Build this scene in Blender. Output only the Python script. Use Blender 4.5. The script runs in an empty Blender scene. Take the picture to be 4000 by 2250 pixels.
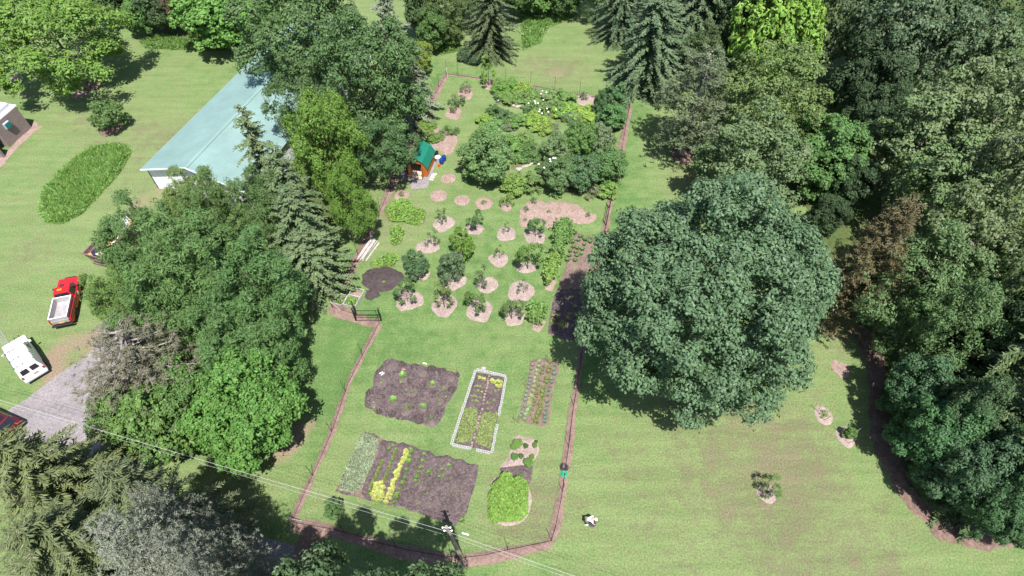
import bpy, bmesh, math, random
import numpy as np
from mathutils import Vector, Matrix, Euler
from mathutils.geometry import delaunay_2d_cdt

# ------------------------------------------------------------------ camera, sky, sun, exposure
SC = bpy.context.scene
COL = SC.collection
CAM_H, PITCH, FPX = 47.0, math.radians(52.0), 2340.0     # drone height, look-down angle, focal length in photo pixels
SUN_EL, SUN_AZ = math.radians(65.5), math.radians(17.0)   # shadows run away from the camera and 17 deg to the left
cam = bpy.data.cameras.new('camera'); camo = bpy.data.objects.new('camera', cam); COL.objects.link(camo)
camo.location = (0, 0, CAM_H); camo.rotation_euler = (math.pi/2 - PITCH, 0, 0)
cam.sensor_width = 36.0; cam.lens = FPX/4000*36.0; cam.clip_start = 0.5; cam.clip_end = 3000
SC.camera = camo
W = bpy.data.worlds.new('World'); SC.world = W; W.use_nodes = True
wn = W.node_tree; sky = wn.nodes.new('ShaderNodeTexSky'); sky.sky_type = 'NISHITA'; sky.sun_disc = False
sky.sun_elevation = SUN_EL; sky.air_density = 1.0; sky.dust_density = 1.2
SUNV = Vector((math.sin(SUN_AZ)*math.cos(SUN_EL), -math.cos(SUN_AZ)*math.cos(SUN_EL), math.sin(SUN_EL)))
sky.sun_rotation = math.atan2(SUNV.x, SUNV.y)
wn.links.new(sky.outputs[0], wn.nodes['Background'].inputs[0]); wn.nodes['Background'].inputs[1].default_value = 0.085
sl = bpy.data.lights.new('sun', 'SUN'); sl.energy = 4.6; sl.angle = math.radians(0.53); sl.color = (1.0, 0.965, 0.91)
so = bpy.data.objects.new('sun', sl); COL.objects.link(so)
so.rotation_euler = SUNV.to_track_quat('Z', 'Y').to_euler(); so.location = (0, 0, 120)
SC.view_settings.view_transform = 'Standard'; SC.view_settings.look = 'None'; SC.view_settings.gamma = 1.0
SC.view_settings.exposure = 1.0
SC.cycles.max_bounces = 6; SC.cycles.diffuse_bounces = 3; SC.cycles.transmission_bounces = 3; SC.cycles.transparent_max_bounces = 4
SC.cycles.use_denoising = True

# ------------------------------------------------------------------ survey: photo pixel -> place on the ground
rng = np.random.default_rng(11); random.seed(11)
def ray(px, py):
    a = (px-2000)/FPX; b = -(py-1125)/FPX; s, c = math.sin(PITCH), math.cos(PITCH)
    return (a, c + b*s, -s + b*c)
def G(px, py, z=0.0):
    d = ray(px, py); t = (CAM_H-z)/-d[2]
    return Vector((d[0]*t, d[1]*t, z))
def scale_at(p):                      # photo pixels per metre at a world point
    return FPX/(p[1]*math.cos(PITCH) + (CAM_H-p[2])*math.sin(PITCH))
def hgt(bpx, tpx):                    # height of a point tpx standing over the ground point bpx
    b = G(*bpx); d = ray(*tpx); s = (d[0]*b.x+d[1]*b.y)/(d[0]**2+d[1]**2)
    return CAM_H + d[2]*s
def Z(ox, oy, k):                     # a magnified survey sheet
    return lambda x, y, z=0.0: G(ox+x/k, oy+y/k, z)
def ZP(ox, oy, k):
    return lambda x, y: (ox+x/k, oy+y/k)

# ------------------------------------------------------------------ object helpers
def link(o, parent=None):
    COL.objects.link(o)
    if parent is not None: o.parent = parent
    return o
def tag(o, label=None, cat=None, group=None, kind=None):
    if label: o['label'] = label
    if cat: o['category'] = cat
    if group: o['group'] = group
    if kind: o['kind'] = kind
    return o
def empty(name, loc=(0, 0, 0), rz=0, label=None, cat=None, group=None, kind=None):
    o = bpy.data.objects.new(name, None); o.location = loc; o.rotation_euler = (0, 0, rz); o.empty_display_size = .2
    return tag(link(o), label, cat, group, kind)
def mesh_np(name, V, F):
    V = np.asarray(V, np.float32); F = np.asarray(F, np.int32); n, k = F.shape
    m = bpy.data.meshes.new(name); m.vertices.add(len(V)); m.vertices.foreach_set('co', V.ravel())
    m.loops.add(n*k); m.loops.foreach_set('vertex_index', F.ravel())
    m.polygons.add(n); m.polygons.foreach_set('loop_start', np.arange(0, n*k, k, dtype=np.int32))
    m.update(calc_edges=True); return m
def obj(name, me, mat=None, parent=None, color=None, loc=None, rz=None, sc=None):
    o = bpy.data.objects.new(name, me)
    if mat is not None and len(me.materials) == 0: me.materials.append(mat)
    if color is not None: o.color = (*color, 1)
    if loc is not None: o.location = loc
    if rz is not None: o.rotation_euler = (0, 0, rz)
    if sc is not None: o.scale = sc
    return link(o, parent)
class MB:
    def __init__(s): s.v = []; s.f = []; s.M = None
    def add(s, V, F):
        n = len(s.v); s.v += [tuple(s.M @ Vector(p)) if s.M else tuple(p) for p in V]; s.f += [tuple(i+n for i in q) for q in F]; return s
    def hexa(s, b, t):
        return s.add(list(b)+list(t), [(3,2,1,0),(4,5,6,7),(0,1,5,4),(1,2,6,5),(2,3,7,6),(3,0,4,7)])
    def box(s, c, d, rz=0):
        x, y, z = d[0]/2, d[1]/2, d[2]/2; ca, sa = math.cos(rz), math.sin(rz)
        q = [(c[0]+ca*i-sa*j, c[1]+sa*i+ca*j) for i, j in ((-x,-y),(x,-y),(x,y),(-x,y))]
        return s.hexa([(a, b, c[2]-z) for a, b in q], [(a, b, c[2]+z) for a, b in q])
    def bar(s, p, q, w, h):
        p, q = Vector(p), Vector(q); d = (q-p).normalized(); up = Vector((0, 0, 1)) if abs(d.z) < .95 else Vector((1, 0, 0))
        a = d.cross(up).normalized(); b = a.cross(d)
        f = lambda o: [o-a*w/2-b*h/2, o+a*w/2-b*h/2, o+a*w/2+b*h/2, o-a*w/2+b*h/2]
        return s.hexa(f(p), f(q))
    def tube(s, p, q, r0, r1=None, n=8, cap=True):
        return s.path([p, q], [r0, r0 if r1 is None else r1], n, cap)
    def path(s, P, R, n=6, cap=True):
        P = [Vector(p) for p in P]; V = []; F = []
        if not hasattr(R, '__len__'): R = [R]*len(P)
        for i, p in enumerate(P):
            d = (P[min(i+1, len(P)-1)]-P[max(i-1, 0)]).normalized()
            up = Vector((0, 0, 1)) if abs(d.z) < .9 else Vector((1, 0, 0)); a = d.cross(up).normalized(); b = a.cross(d)
            for k in range(n):
                t = 2*math.pi*k/n; V.append(p+(a*math.cos(t)+b*math.sin(t))*R[i])
        for i in range(len(P)-1):
            for k in range(n):
                F.append((i*n+k, i*n+(k+1) % n, (i+1)*n+(k+1) % n, (i+1)*n+k))
        if cap: F.append(tuple(range(n-1, -1, -1))); F.append(tuple(range((len(P)-1)*n, len(P)*n)))
        return s.add(V, F)
    def torus(s, c, R, r, n=20, m=6, sx=1, sy=1):
        V = []; F = []
        for i in range(n):
            a = 2*math.pi*i/n
            for j in range(m):
                b = 2*math.pi*j/m; q = R+r*math.cos(b)
                V.append((c[0]+q*math.cos(a)*sx, c[1]+q*math.sin(a)*sy, c[2]+r*math.sin(b)))
                F.append((i*m+j, ((i+1) % n)*m+j, ((i+1) % n)*m+(j+1) % m, i*m+(j+1) % m))
        return s.add(V, F)
    def lathe(s, prof, c=(0, 0, 0), n=16, cap=True):
        V = []; F = []
        for r, z in prof:
            for k in range(n): V.append((c[0]+r*math.cos(2*math.pi*k/n), c[1]+r*math.sin(2*math.pi*k/n), c[2]+z))
        for i in range(len(prof)-1):
            for k in range(n): F.append((i*n+k, i*n+(k+1) % n, (i+1)*n+(k+1) % n, (i+1)*n+k))
        if cap: F.append(tuple(range(n-1, -1, -1))); F.append(tuple(range((len(prof)-1)*n, len(prof)*n)))
        return s.add(V, F)
    def prism(s, prof, y0, y1):          # side profile (x, z) pushed across y
        n = len(prof); V = [(x, y0, z) for x, z in prof]+[(x, y1, z) for x, z in prof]
        F = [tuple(range(n)), tuple(range(2*n-1, n-1, -1))]+[(i, i+n, (i+1) % n+n, (i+1) % n) for i in range(n)]
        return s.add(V, F)
    def mesh(s, name):
        m = bpy.data.meshes.new(name); m.from_pydata([tuple(p) for p in s.v], [], s.f); m.update()
        b = bmesh.new(); b.from_mesh(m); bmesh.ops.recalc_face_normals(b, faces=b.faces); b.to_mesh(m); b.free(); return m
    def build(s, name, mat, parent=None, bevel=0, smooth=False, **k):
        m = s.mesh(name)
        if smooth: m.polygons.foreach_set('use_smooth', [True]*len(m.polygons))
        o = obj(name, m, mat, parent, **k)
        if bevel:
            b = o.modifiers.new('bevel', 'BEVEL'); b.width = bevel; b.segments = 2; b.limit_method = 'ANGLE'; b.angle_limit = .6
        return o

# ------------------------------------------------------------------ materials
class NT:
    def __init__(s, name):
        s.m = bpy.data.materials.new(name); s.m.use_nodes = True; s.t = s.m.node_tree; s.b = s.t.nodes['Principled BSDF']
        s.geo = None
    def n(s, typ, **k):
        x = s.t.nodes.new('ShaderNode'+typ)
        for a, v in k.items(): setattr(x, a, v)
        return x
    def l(s, a, b): s.t.links.new(a, b)
    def pos(s):
        if s.geo is None: s.geo = s.n('NewGeometry').outputs['Position']
        return s.geo
    def noise(s, scale, detail=4, rough=.6, vec=None, dist=0):
        x = s.n('TexNoise'); x.inputs['Scale'].default_value = scale; x.inputs['Detail'].default_value = detail
        x.inputs['Roughness'].default_value = rough; x.inputs['Distortion'].default_value = dist
        s.l(vec if vec is not None else s.pos(), x.inputs['Vector']); return x.outputs['Fac']
    def ramp(s, v, stops):
        r = s.n('ValToRGB'); e = r.color_ramp.elements
        while len(e) < len(stops): e.new(.5)
        for i, (p, c) in enumerate(stops): e[i].position = p; e[i].color = (*c, 1) if hasattr(c, '__len__') else (c, c, c, 1)
        s.l(v, r.inputs[0]); return r.outputs[0]
    def mix(s, f, a, b, mode='MIX'):
        x = s.n('Mix', data_type='RGBA', blend_type=mode)
        for i, v in ((0, f), (6, a), (7, b)):
            if hasattr(v, 'links'): s.l(v, x.inputs[i])
            elif i == 0: x.inputs[0].default_value = v
            else: x.inputs[i].default_value = (*v, 1)
        return x.outputs[2]
    def math(s, op, a, b=None):
        x = s.n('Math', operation=op)
        for i, v in enumerate((a, b)):
            if v is None: continue
            if hasattr(v, 'links'): s.l(v, x.inputs[i])
            else: x.inputs[i].default_value = v
        return x.outputs[0]
    def scaled(s, sx, sy, sz, rz=0):
        x = s.n('Mapping'); x.inputs['Scale'].default_value = (sx, sy, sz); x.inputs['Rotation'].default_value = (0, 0, rz)
        s.l(s.pos(), x.inputs[0]); return x.outputs[0]
    def bump(s, h, strength=.5, dist=.05):
        x = s.n('Bump'); x.inputs['Strength'].default_value = strength; x.inputs['Distance'].default_value = dist
        s.l(h, x.inputs['Height']); s.l(x.outputs[0], s.b.inputs['Normal'])
    def out(s, col, rough=.8, metal=0, spec=.3):
        if hasattr(col, 'links'): s.l(col, s.b.inputs['Base Color'])
        else: s.b.inputs['Base Color'].default_value = (*col, 1)
        s.b.inputs['Roughness'].default_value = rough; s.b.inputs['Metallic'].default_value = metal
        s.b.inputs['Specular IOR Level'].default_value = spec; return s.m
def plain(name, c, rough=.6, metal=0, var=.15, scale=6, spec=.35):
    t = NT(name); f = t.noise(scale, 5, .65)
    lo = tuple(x*(1-var) for x in c); hi = tuple(min(1, x*(1+var)) for x in c)
    return t.out(t.ramp(f, [(.3, lo), (.7, hi)]), rough, metal, spec)
def ground_mat(name, c1, c2, c3, s1=1.2, s2=14, amt=.5, bump=.7, dist=.05):
    t = NT(name); a = t.noise(s1, 5, .65); b = t.noise(s2, 4, .75)
    col = t.mix(t.ramp(a, [(.38, 0), (.62, 1)]), c1, c2)
    v = t.n('TexVoronoi'); v.inputs['Scale'].default_value = s2*.8; t.l(t.pos(), v.inputs['Vector'])
    sp = t.math('MULTIPLY', t.ramp(b, [(.45, 0), (.68, 1)]), amt)
    col = t.mix(sp, col, c3)
    col = t.mix(.35, col, t.ramp(v.outputs['Color'], [(.2, .35), (.8, 1.0)]), 'MULTIPLY')
    t.bump(b, bump, dist); return t.out(col, .95, 0, .1)
M = {}
M['mulch'] = ground_mat('wood_chip_mulch', (.30, .215, .185), (.23, .16, .135), (.46, .37, .33), 1.1, 9)
M['mulch_red'] = ground_mat('red_mulch', (.235, .155, .132), (.165, .108, .093), (.36, .265, .235), 1.3, 9)
M['mulch_pale'] = ground_mat('pale_mulch', (.32, .25, .225), (.25, .185, .165), (.50, .43, .40), 1.1, 9)
M['soil'] = ground_mat('garden_soil', (.108, .080, .082), (.068, .050, .054), (.23, .19, .18), 1.0, 6.5, .6, .7, .06)
M['soil_dark'] = ground_mat('dark_compost', (.078, .060, .062), (.055, .042, .045), (.12, .10, .09), 1.4, 8, .4, .9, .08)
M['soil_light'] = ground_mat('dry_soil', (.20, .145, .12), (.15, .105, .088), (.27, .21, .18), 1.2, 8, .4, .7, .06)
M['soil_mid'] = ground_mat('mounded_soil', (.145, .112, .108), (.115, .088, .085), (.20, .165, .155), 1.2, 8, .4, .7, .05)
M['litter'] = ground_mat('leaf_litter', (.19, .128, .105), (.13, .088, .07), (.30, .22, .185), .8, 6, .45, .8, .08)
M['shaded_undergrowth'] = ground_mat('forest_floor', (.06, .10, .03), (.085, .10, .04), (.11, .16, .045), .4, 4, .5, .8, .1)  # greens toned like grass under trees, so shade is in the colour
M['weedy'] = ground_mat('weedy_bed', (.14, .125, .075), (.10, .14, .045), (.16, .20, .07), 1.0, 6, .5, .8, .06)
M['gravel'] = ground_mat('gravel', (.25, .225, .235), (.19, .175, .185), (.34, .30, .29), .5, 9, .5, .6, .03)
M['bare'] = ground_mat('worn_ground', (.24, .20, .14), (.17, .17, .085), (.30, .25, .20), .7, 7, .5, .6, .03)
def leaf_mat(name, silver=0.0, trans=.30):
    t = NT(name); oi = t.n('ObjectInfo'); ge = t.n('NewGeometry'); r = ge.outputs['Random Per Island']
    big = t.noise(.55, 3, .5); hue = t.n('HueSaturation'); t.l(oi.outputs['Color'], hue.inputs['Color'])
    t.l(t.math('ADD', t.math('MULTIPLY', r, .035), .483), hue.inputs['Hue'])
    r2 = t.n('TexWhiteNoise', noise_dimensions='1D'); t.l(r, r2.inputs['W'])
    val = t.math('ADD', t.math('MULTIPLY', r2.outputs['Value'], .62), t.math('MULTIPLY', big, .5))
    t.l(t.math('MULTIPLY', t.math('ADD', val, .45), 1.6), hue.inputs['Value']); hue.inputs['Saturation'].default_value = .93
    col = t.mix(1.0, hue.outputs[0], (1.10, 1.03, .88), 'MULTIPLY')
    if silver:
        msk = t.math('MULTIPLY', t.math('GREATER_THAN', r2.outputs['Value'], .78), silver)
        col = t.mix(msk, col, (.17, .215, .125))
    t.out(col, .5, 0, .28)
    tr = t.n('BsdfTranslucent'); t.l(t.mix(.4, col, (.14, .26, .02)), tr.inputs['Color'])
    mx = t.n('MixShader'); mx.inputs[0].default_value = trans
    t.l(t.b.outputs[0], mx.inputs[1]); t.l(tr.outputs[0], mx.inputs[2])
    t.l(mx.outputs[0], t.t.nodes['Material Output'].inputs['Surface']); return t.m
M['leaf'] = leaf_mat('leaf'); M['leaf_silver'] = leaf_mat('leaf_silver', .8); M['needle'] = leaf_mat('needle', 0, .12)
M['petal'] = plain('white_petals', (.80, .78, .74), .6, 0, .05)
M['bark'] = plain('bark', (.12, .092, .078), .9, 0, .45, 5)
M['bark_grey'] = plain('grey_bark', (.24, .215, .20), .9, 0, .35, 5)
M['birch'] = plain('birch_bark', (.6, .58, .56), .8, 0, .3, 3)
M['twig'] = plain('dry_stick', (.33, .23, .16), .85, 0, .25, 8)
M['stone'] = plain('field_stone', (.33, .29, .27), .9, 0, .35, 4)
M['stone_white'] = plain('pale_stone', (.46, .43, .40), .85, 0, .15, 5)
M['terracotta'] = plain('stepping_stone', (.25, .175, .155), .9, 0, .2, 5)
M['concrete'] = plain('concrete_block', (.41, .41, .42), .9, 0, .25, 9)
M['wood_grey'] = plain('weathered_timber', (.37, .335, .32), .85, 0, .3, 3)
M['wood_pole'] = plain('pole_timber', (.27, .22, .20), .9, 0, .25, 4)
M['cedar'] = plain('stained_siding', (.40, .125, .028), .55, 0, .18, 3)
M['ply'] = plain('bare_plywood', (.58, .43, .34), .8, 0, .12, 4)
M['green_metal'] = plain('green_roofing', (.012, .145, .095), .35, 0, .1, 1.5, .5)
M['pale_metal'] = plain('pale_teal_roofing', (.175, .268, .258), .5, 0, .12, .35, .4)
M['white_metal'] = plain('white_siding', (.74, .75, .78), .5, 0, .04, 2)
M['white_paint'] = plain('white_paint', (.78, .79, .80), .3, 0, .03, 2, .5)
M['red_paint'] = plain('red_paint', (.42, .012, .018), .25, 0, .06, 2, .55)
M['maroon'] = plain('maroon_paint', (.075, .005, .013), .25, 0, .06, 2, .55)
M['glass'] = NT('dark_glass').out((.012, .014, .018), .06, 0, .6)
M['rubber'] = plain('black_rubber', (.022, .022, .024), .8, 0, .2)
M['black'] = plain('black_metal', (.016, .018, .016), .5, 0, .2)
M['chrome'] = plain('bright_metal', (.62, .62, .64), .3, .7, .08, 3)
M['liner'] = plain('aluminium_liner', (.42, .40, .41), .45, .35, .2, 3)
M['grey_plastic'] = plain('grey_plastic', (.40, .41, .45), .5, 0, .08)
M['blue_plastic'] = plain('blue_plastic', (.010, .035, .20), .4, 0, .1)
M['orange_plastic'] = plain('orange_plastic', (.75, .12, .03), .45, 0, .08)
M['amber'] = plain('amber_lens', (.85, .24, .01), .3, 0, .05)
M['red_lens'] = plain('red_lens', (.30, .01, .02), .25, 0, .1)
M['hose_green'] = plain('green_hose', (.015, .36, .21), .4, 0, .15)
M['hose_teal'] = plain('teal_hose', (.01, .20, .20), .4, 0, .15)
M['hose_black'] = plain('black_hose', (.035, .037, .045), .45, 0, .2)
M['rust'] = plain('brown_steel', (.165, .105, .10), .7, .2, .3, 3)
M['wire'] = plain('aluminium_wire', (.45, .45, .46), .5, 0, .05)
M['skin'] = plain('skin', (.52, .29, .22), .6, 0, .05)
M['shirt'] = plain('white_shirt', (.80, .80, .80), .85, 0, .04)
M['trousers'] = plain('green_trousers', (.10, .16, .11), .9, 0, .15)
M['tub'] = plain('slate_blue_tub', (.10, .14, .18), .5, 0, .15)
M['wood_raw'] = plain('raw_lumber', (.50, .27, .13), .8, 0, .25, 3)
M['cream'] = plain('cream_board', (.72, .66, .52), .7, 0, .08, 3)
M['dark_blue'] = plain('dark_bag', (.02, .022, .05), .5, 0, .3, 3)
def brick_mat():
    t = NT('brown_brick'); tc = t.n('TexCoord'); mp = t.n('Mapping'); mp.inputs['Rotation'].default_value = (math.pi/2, 0, math.pi/2)
    br = t.n('TexBrick'); br.inputs['Scale'].default_value = 1; br.inputs['Brick Width'].default_value = .30; br.inputs['Row Height'].default_value = .10
    br.inputs['Mortar Size'].default_value = .012; br.inputs['Color1'].default_value = (.25, .185, .175, 1); br.inputs['Color2'].default_value = (.20, .145, .14, 1)
    br.inputs['Mortar'].default_value = (.31, .27, .265, 1)
    sx = t.n('SeparateXYZ'); cb = t.n('CombineXYZ'); t.l(tc.outputs['Object'], sx.inputs[0])
    t.l(t.math('ADD', sx.outputs[0], sx.outputs[1]), cb.inputs[0]); t.l(sx.outputs[2], cb.inputs[1]); t.l(cb.outputs[0], br.inputs['Vector'])
    t.bump(br.outputs['Fac'], -.4, .01); return t.out(t.mix(.25, br.outputs[0], t.ramp(t.noise(1.2), [(.3, .5), (.7, 1)]), 'MULTIPLY'), .9)
M['brick'] = brick_mat()

# ------------------------------------------------------------------ the setting: lawn, drive, beds
def inpoly(P, poly):
    x, y = P[:, 0], P[:, 1]; r = np.zeros(len(P), bool); n = len(poly)
    for i in range(n):
        x0, y0 = poly[i]; x1, y1 = poly[(i+1) % n]
        if y0 == y1: continue
        c = ((y0 > y) != (y1 > y)) & (x < (x1-x0)*(y-y0)/(y1-y0)+x0); r ^= c
    return r
def pdist(P, poly, closed=True):
    d = np.full(len(P), 1e9); n = len(poly); poly = np.asarray(poly, float)
    for i in range(n if closed else n-1):
        a = poly[i]; b = poly[(i+1) % n]; ab = b-a; L = (ab**2).sum() or 1e-9
        t = np.clip(((P-a) @ ab)/L, 0, 1); d = np.minimum(d, np.hypot(*(P-(a+t[:, None]*ab)).T))
    return d
_ph = rng.uniform(0, 6.28, (24, 2)); _kk = rng.normal(0, 1, (24, 2))
def vnoise(x, y, s):                   # smooth pseudo-noise about 0, feature size s metres
    r = 0
    for i in range(8):
        k = _kk[i]*(1+.25*i)/s; r = r+np.sin(k[0]*x+k[1]*y+_ph[i, 0])*np.cos(_kk[i+8, 0]/s*x-_kk[i+8, 1]/s*y+_ph[i, 1])
    return r/4
def xy(pts): return [(p.x, p.y) for p in pts]
GARDEN_PX = [(1746,290),(2041,329),(2252,370),(2462,402),(2410,680),(2365,900),(2290,1250),(2255,1500),(2218,1763),(2185,2000),(2152,2115),(1990,2150),(1800,2182),(1600,2150),(1450,2115),(1300,2065),(1140,2040),(1221,1860),(1297,1690),(1360,1500),(1482,1262),(1400,1228),(1298,1202),(1400,1000),(1497,800),(1610,560),(1682,410)]
GARDEN = xy([G(*p) for p in GARDEN_PX])
def build_lawn():
    xs = np.concatenate([[-1500,-700,-350,-200,-150], np.arange(-110, 110.1, 1.0), [150,200,350,700,1500]])
    ys = np.concatenate([[-1500,-600,-250,-100,-40], np.arange(-10, 125.1, 1.0), [160,220,400,800,1800]])
    X, Y = np.meshgrid(xs, ys); P = np.stack([X.ravel(), Y.ravel()], 1); nx = len(xs)
    idx = np.arange(len(P)).reshape(len(ys), nx)
    F = np.stack([idx[:-1,:-1], idx[:-1,1:], idx[1:,1:], idx[1:,:-1]], -1).reshape(-1, 4)
    me = mesh_np('lawn', np.c_[P, np.zeros(len(P))], F)
    x, y = P.T; inside = inpoly(P, GARDEN); dg = pdist(P, GARDEN)
    dry = .40+.20*vnoise(x, y, 7)+.13*vnoise(x+40, y, 2.5)
    dry = np.where(inside, .34+.16*vnoise(x, y, 5), dry)
    dry -= np.where((~inside) & (dg < 6), .30*(1-dg/6), 0)
    def spot(px, py, r, a, arr):
        c = G(px, py); arr += a*np.exp(-((x-c.x)**2+(y-c.y)**2)/(2*r*r))
    for px, py, r, a in [(1450,860,3,.35),(1560,700,4,.30),(1420,1330,4,-.1),(1900,1330,6,-.1),(2080,1950,3,.25),(2050,2070,3,.2),(1160,1800,4,.25),(1850,1060,8,-.12),
                         (2600,1900,6,.2),(2420,1760,4,.1),(3300,2080,7,.2),(2900,1780,6,.15),(3250,1350,3,.15),(450,460,6,.2),(2150,260,4,.4),(2200,330,3,.2),(700,520,5,.25),(520,900,6,.2),(100,1000,6,.1),(1130,1500,5,-.3),(2600,700,5,.1)]:
        spot(px, py, r, a, dry)
    worn = np.zeros(len(P))
    for px, py, r, a in [(560,780,2.0,.7),(500,1010,1.3,.6),(640,740,1.5,.5),(150,1330,2.0,.1),(300,1400,2.6,.75),(200,1480,1.5,.5),(360,1330,2,.6),(1620,480,1.2,.55),(1450,870,1.2,.3),(1620,930,1.0,.35),
                         (2085,330,1.6,.55),(2190,185,2,.4),(2170,285,1.4,.75),(1860,1010,.8,.3),(1160,1690,1.3,.5),(1110,1730,1.3,.45),(1190,1660,1.0,.4),(1120,1780,.9,.35),(3160,1580,.8,.4),(2270,1960,1.0,.25),(700,470,1.4,.4),(690,330,1.5,.35),(860,320,1.5,.3),(2660,1690,1.2,.3),(2840,1790,1.5,.25),(2100,2020,1.2,.3)]:
        spot(px, py, r, a, worn)
    worn *= .75+.5*vnoise(x, y, 1.6)
    for nm, a in (('dry', dry), ('worn', worn)):
        at = me.attributes.new(nm, 'FLOAT', 'POINT'); at.data.foreach_set('value', np.clip(a, 0, 1).astype(np.float32))
    t = NT('lawn_grass')
    da = t.n('Attribute', attribute_name='dry').outputs['Fac']; wa = t.n('Attribute', attribute_name='worn').outputs['Fac']
    n1 = t.noise(.7, 6, .7); n2 = t.noise(4.5, 4, .7); n3 = t.noise(7, 4, .8); n4 = t.noise(2.0, 5, .7)
    d = t.math('ADD', da, t.math('MULTIPLY', t.math('SUBTRACT', n1, .5), 1.5)); d = t.math('ADD', d, t.math('MULTIPLY', t.math('SUBTRACT', n2, .5), .5))
    col = t.ramp(d, [(.0, (.086,.155,.048)), (.28, (.128,.190,.068)), (.55, (.156,.200,.082)), (.80, (.142,.158,.076)), (1.0, (.160,.146,.088))])
    st = t.noise(1, 4, .6, t.scaled(.16, 1.1, 1, .12)); col = t.mix(.45, col, t.ramp(st, [(.35, .72), (.65, 1.12)]), 'MULTIPLY')
    wv = t.math('ADD', wa, t.math('MULTIPLY', t.math('SUBTRACT', n4, .5), .9))
    col = t.mix(t.ramp(wv, [(.38, 0), (.75, 1)]), col, (.215,.165,.115))
    col = t.mix(.6, col, t.ramp(n3, [(.33, .35), (.5, .95), (.67, 1.6)]), 'MULTIPLY')
    t.bump(n3, .8, .06); t.out(col, .9, 0, .12)
    tag(obj('lawn', me, t.m), 'mown green lawn with drier straw coloured patches', None, None, 'structure')
build_lawn()
def resample(poly, step, jit):
    P = np.asarray(poly, float); out = []
    for i in range(len(P)):
        a, b = P[i], P[(i+1) % len(P)]; n = max(1, int(np.hypot(*(b-a))/step))
        for k in range(n): out.append(a+(b-a)*k/n)
    out = np.array(out); j = rng.normal(0, jit, out.shape); j = (j+np.roll(j, 1, 0)+np.roll(j, -1, 0))/1.7
    return out+j
def sheet(poly, h, lump, cell, jit, z0=.006, bowl=.35):
    B = resample(poly, cell*1.2, jit); lo, hi = B.min(0), B.max(0)
    gx, gy = np.meshgrid(np.arange(lo[0], hi[0], cell), np.arange(lo[1], hi[1], cell))
    I = np.stack([gx.ravel(), gy.ravel()], 1)+rng.uniform(-.3, .3, (gx.size, 2))*cell
    I = I[inpoly(I, B)]
    if len(I): I = I[pdist(I, B) > cell*.45]
    V = [Vector(p) for p in np.concatenate([B, I])] if len(I) else [Vector(p) for p in B]
    n = len(B); v, e, f, *_ = delaunay_2d_cdt(V, [(i, (i+1) % n) for i in range(n)], [], 1, 1e-5)
    P = np.array([tuple(q) for q in v]); d = pdist(P, B)
    z = z0+h*np.clip(d/bowl, 0, 1)**.7+np.where(d > cell*.3, rng.uniform(0, lump, len(P)), 0)
    me = bpy.data.meshes.new('sheet'); me.from_pydata(np.c_[P, z].tolist(), [], f); me.update()
    bm = bmesh.new(); bm.from_mesh(me); bmesh.ops.recalc_face_normals(bm, faces=bm.faces)
    if sum(q.normal.z for q in bm.faces) < 0: bmesh.ops.reverse_faces(bm, faces=bm.faces)
    bm.to_mesh(me); bm.free(); return me
_layer = [0]
def patch(name, poly, mat, h=.05, lump=.02, cell=.3, jit=.05, bowl=.3, z0=None):
    _layer[0] = (_layer[0]+1) % 5
    o = obj(name, sheet(poly, h, lump, cell, jit, (.006+.004*_layer[0]) if z0 is None else z0, bowl), M[mat]); o['kind'] = 'structure'; return o
def ell(c, rx, ry, n=20, rz=0):
    return [(c.x+rx*math.cos(t)*math.cos(rz)-ry*math.sin(t)*math.sin(rz), c.y+rx*math.cos(t)*math.sin(rz)+ry*math.sin(t)*math.cos(rz)) for t in np.linspace(0, 2*math.pi, n, endpoint=False)]
def strip(pts_px, w):                  # band of width w along a surveyed line
    P = [G(*p) for p in pts_px]; L, R = [], []
    for i, p in enumerate(P):
        d = (P[min(i+1, len(P)-1)]-P[max(i-1, 0)]).normalized(); nrm = Vector((-d.y, d.x, 0)); k = w*(1+.25*math.sin(i*1.7))
        L.append(p+nrm*k/2); R.append(p-nrm*k/2)
    return xy(L+R[::-1])
# drive, worn parking, forest floor
patch('gravel_drive', xy([G(*p) for p in [(-400,1600),(-60,1660),(100,1560),(215,1470),(330,1405),(390,1340),(470,1290),(560,1400),(470,1600),(420,1760),(560,1900),(800,2000),(1000,2080),(1220,2150),(1330,2230),(1300,2420),(1000,2420),(600,2200),(200,1950),(0,1850),(-400,1800)]]), 'gravel', .03, .01, .8, .12, .6)
patch('forest_floor', xy([G(*p) for p in [(2850,-60),(2790,200),(2870,330),(2990,520),(3060,640),(3120,760),(3200,950),(3290,1200),(3420,1330),(3450,1500),(3470,1660),(3530,1850),(3640,1990),(3800,2080),(4000,2110),(4700,2200),(5400,1500),(5600,300),(5200,-60)]]), 'shaded_undergrowth', .03, .02, 1.6, .3, 1)
patch('forest_floor', xy([G(*p) for p in [(560,-40),(540,100),(640,150),(830,165),(1000,120),(1030,-40)]]), 'shaded_undergrowth', .02, .02, 1.2, .3, 1)
patch('forest_floor', xy([G(*p) for p in [(640,840),(760,760),(900,640),(1100,420),(1450,420),(1480,560),(1390,820),(1290,1000),(1200,1180),(1040,1330),(1000,1560),(900,1720),(760,1740),(480,1600),(470,1400),(620,1250),(500,1050),(560,860)]]), 'shaded_undergrowth', .02, .02, 1.2, .3, 1)
patch('mulch_border', strip([(3330,1280),(3400,1330),(3420,1420),(3425,1540),(3440,1650),(3470,1760),(3510,1880),(3590,1990),(3680,2060),(3800,2100),(3900,2105),(4000,2090)], 1.7), 'litter', .05, .03, .35, .12)
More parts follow.
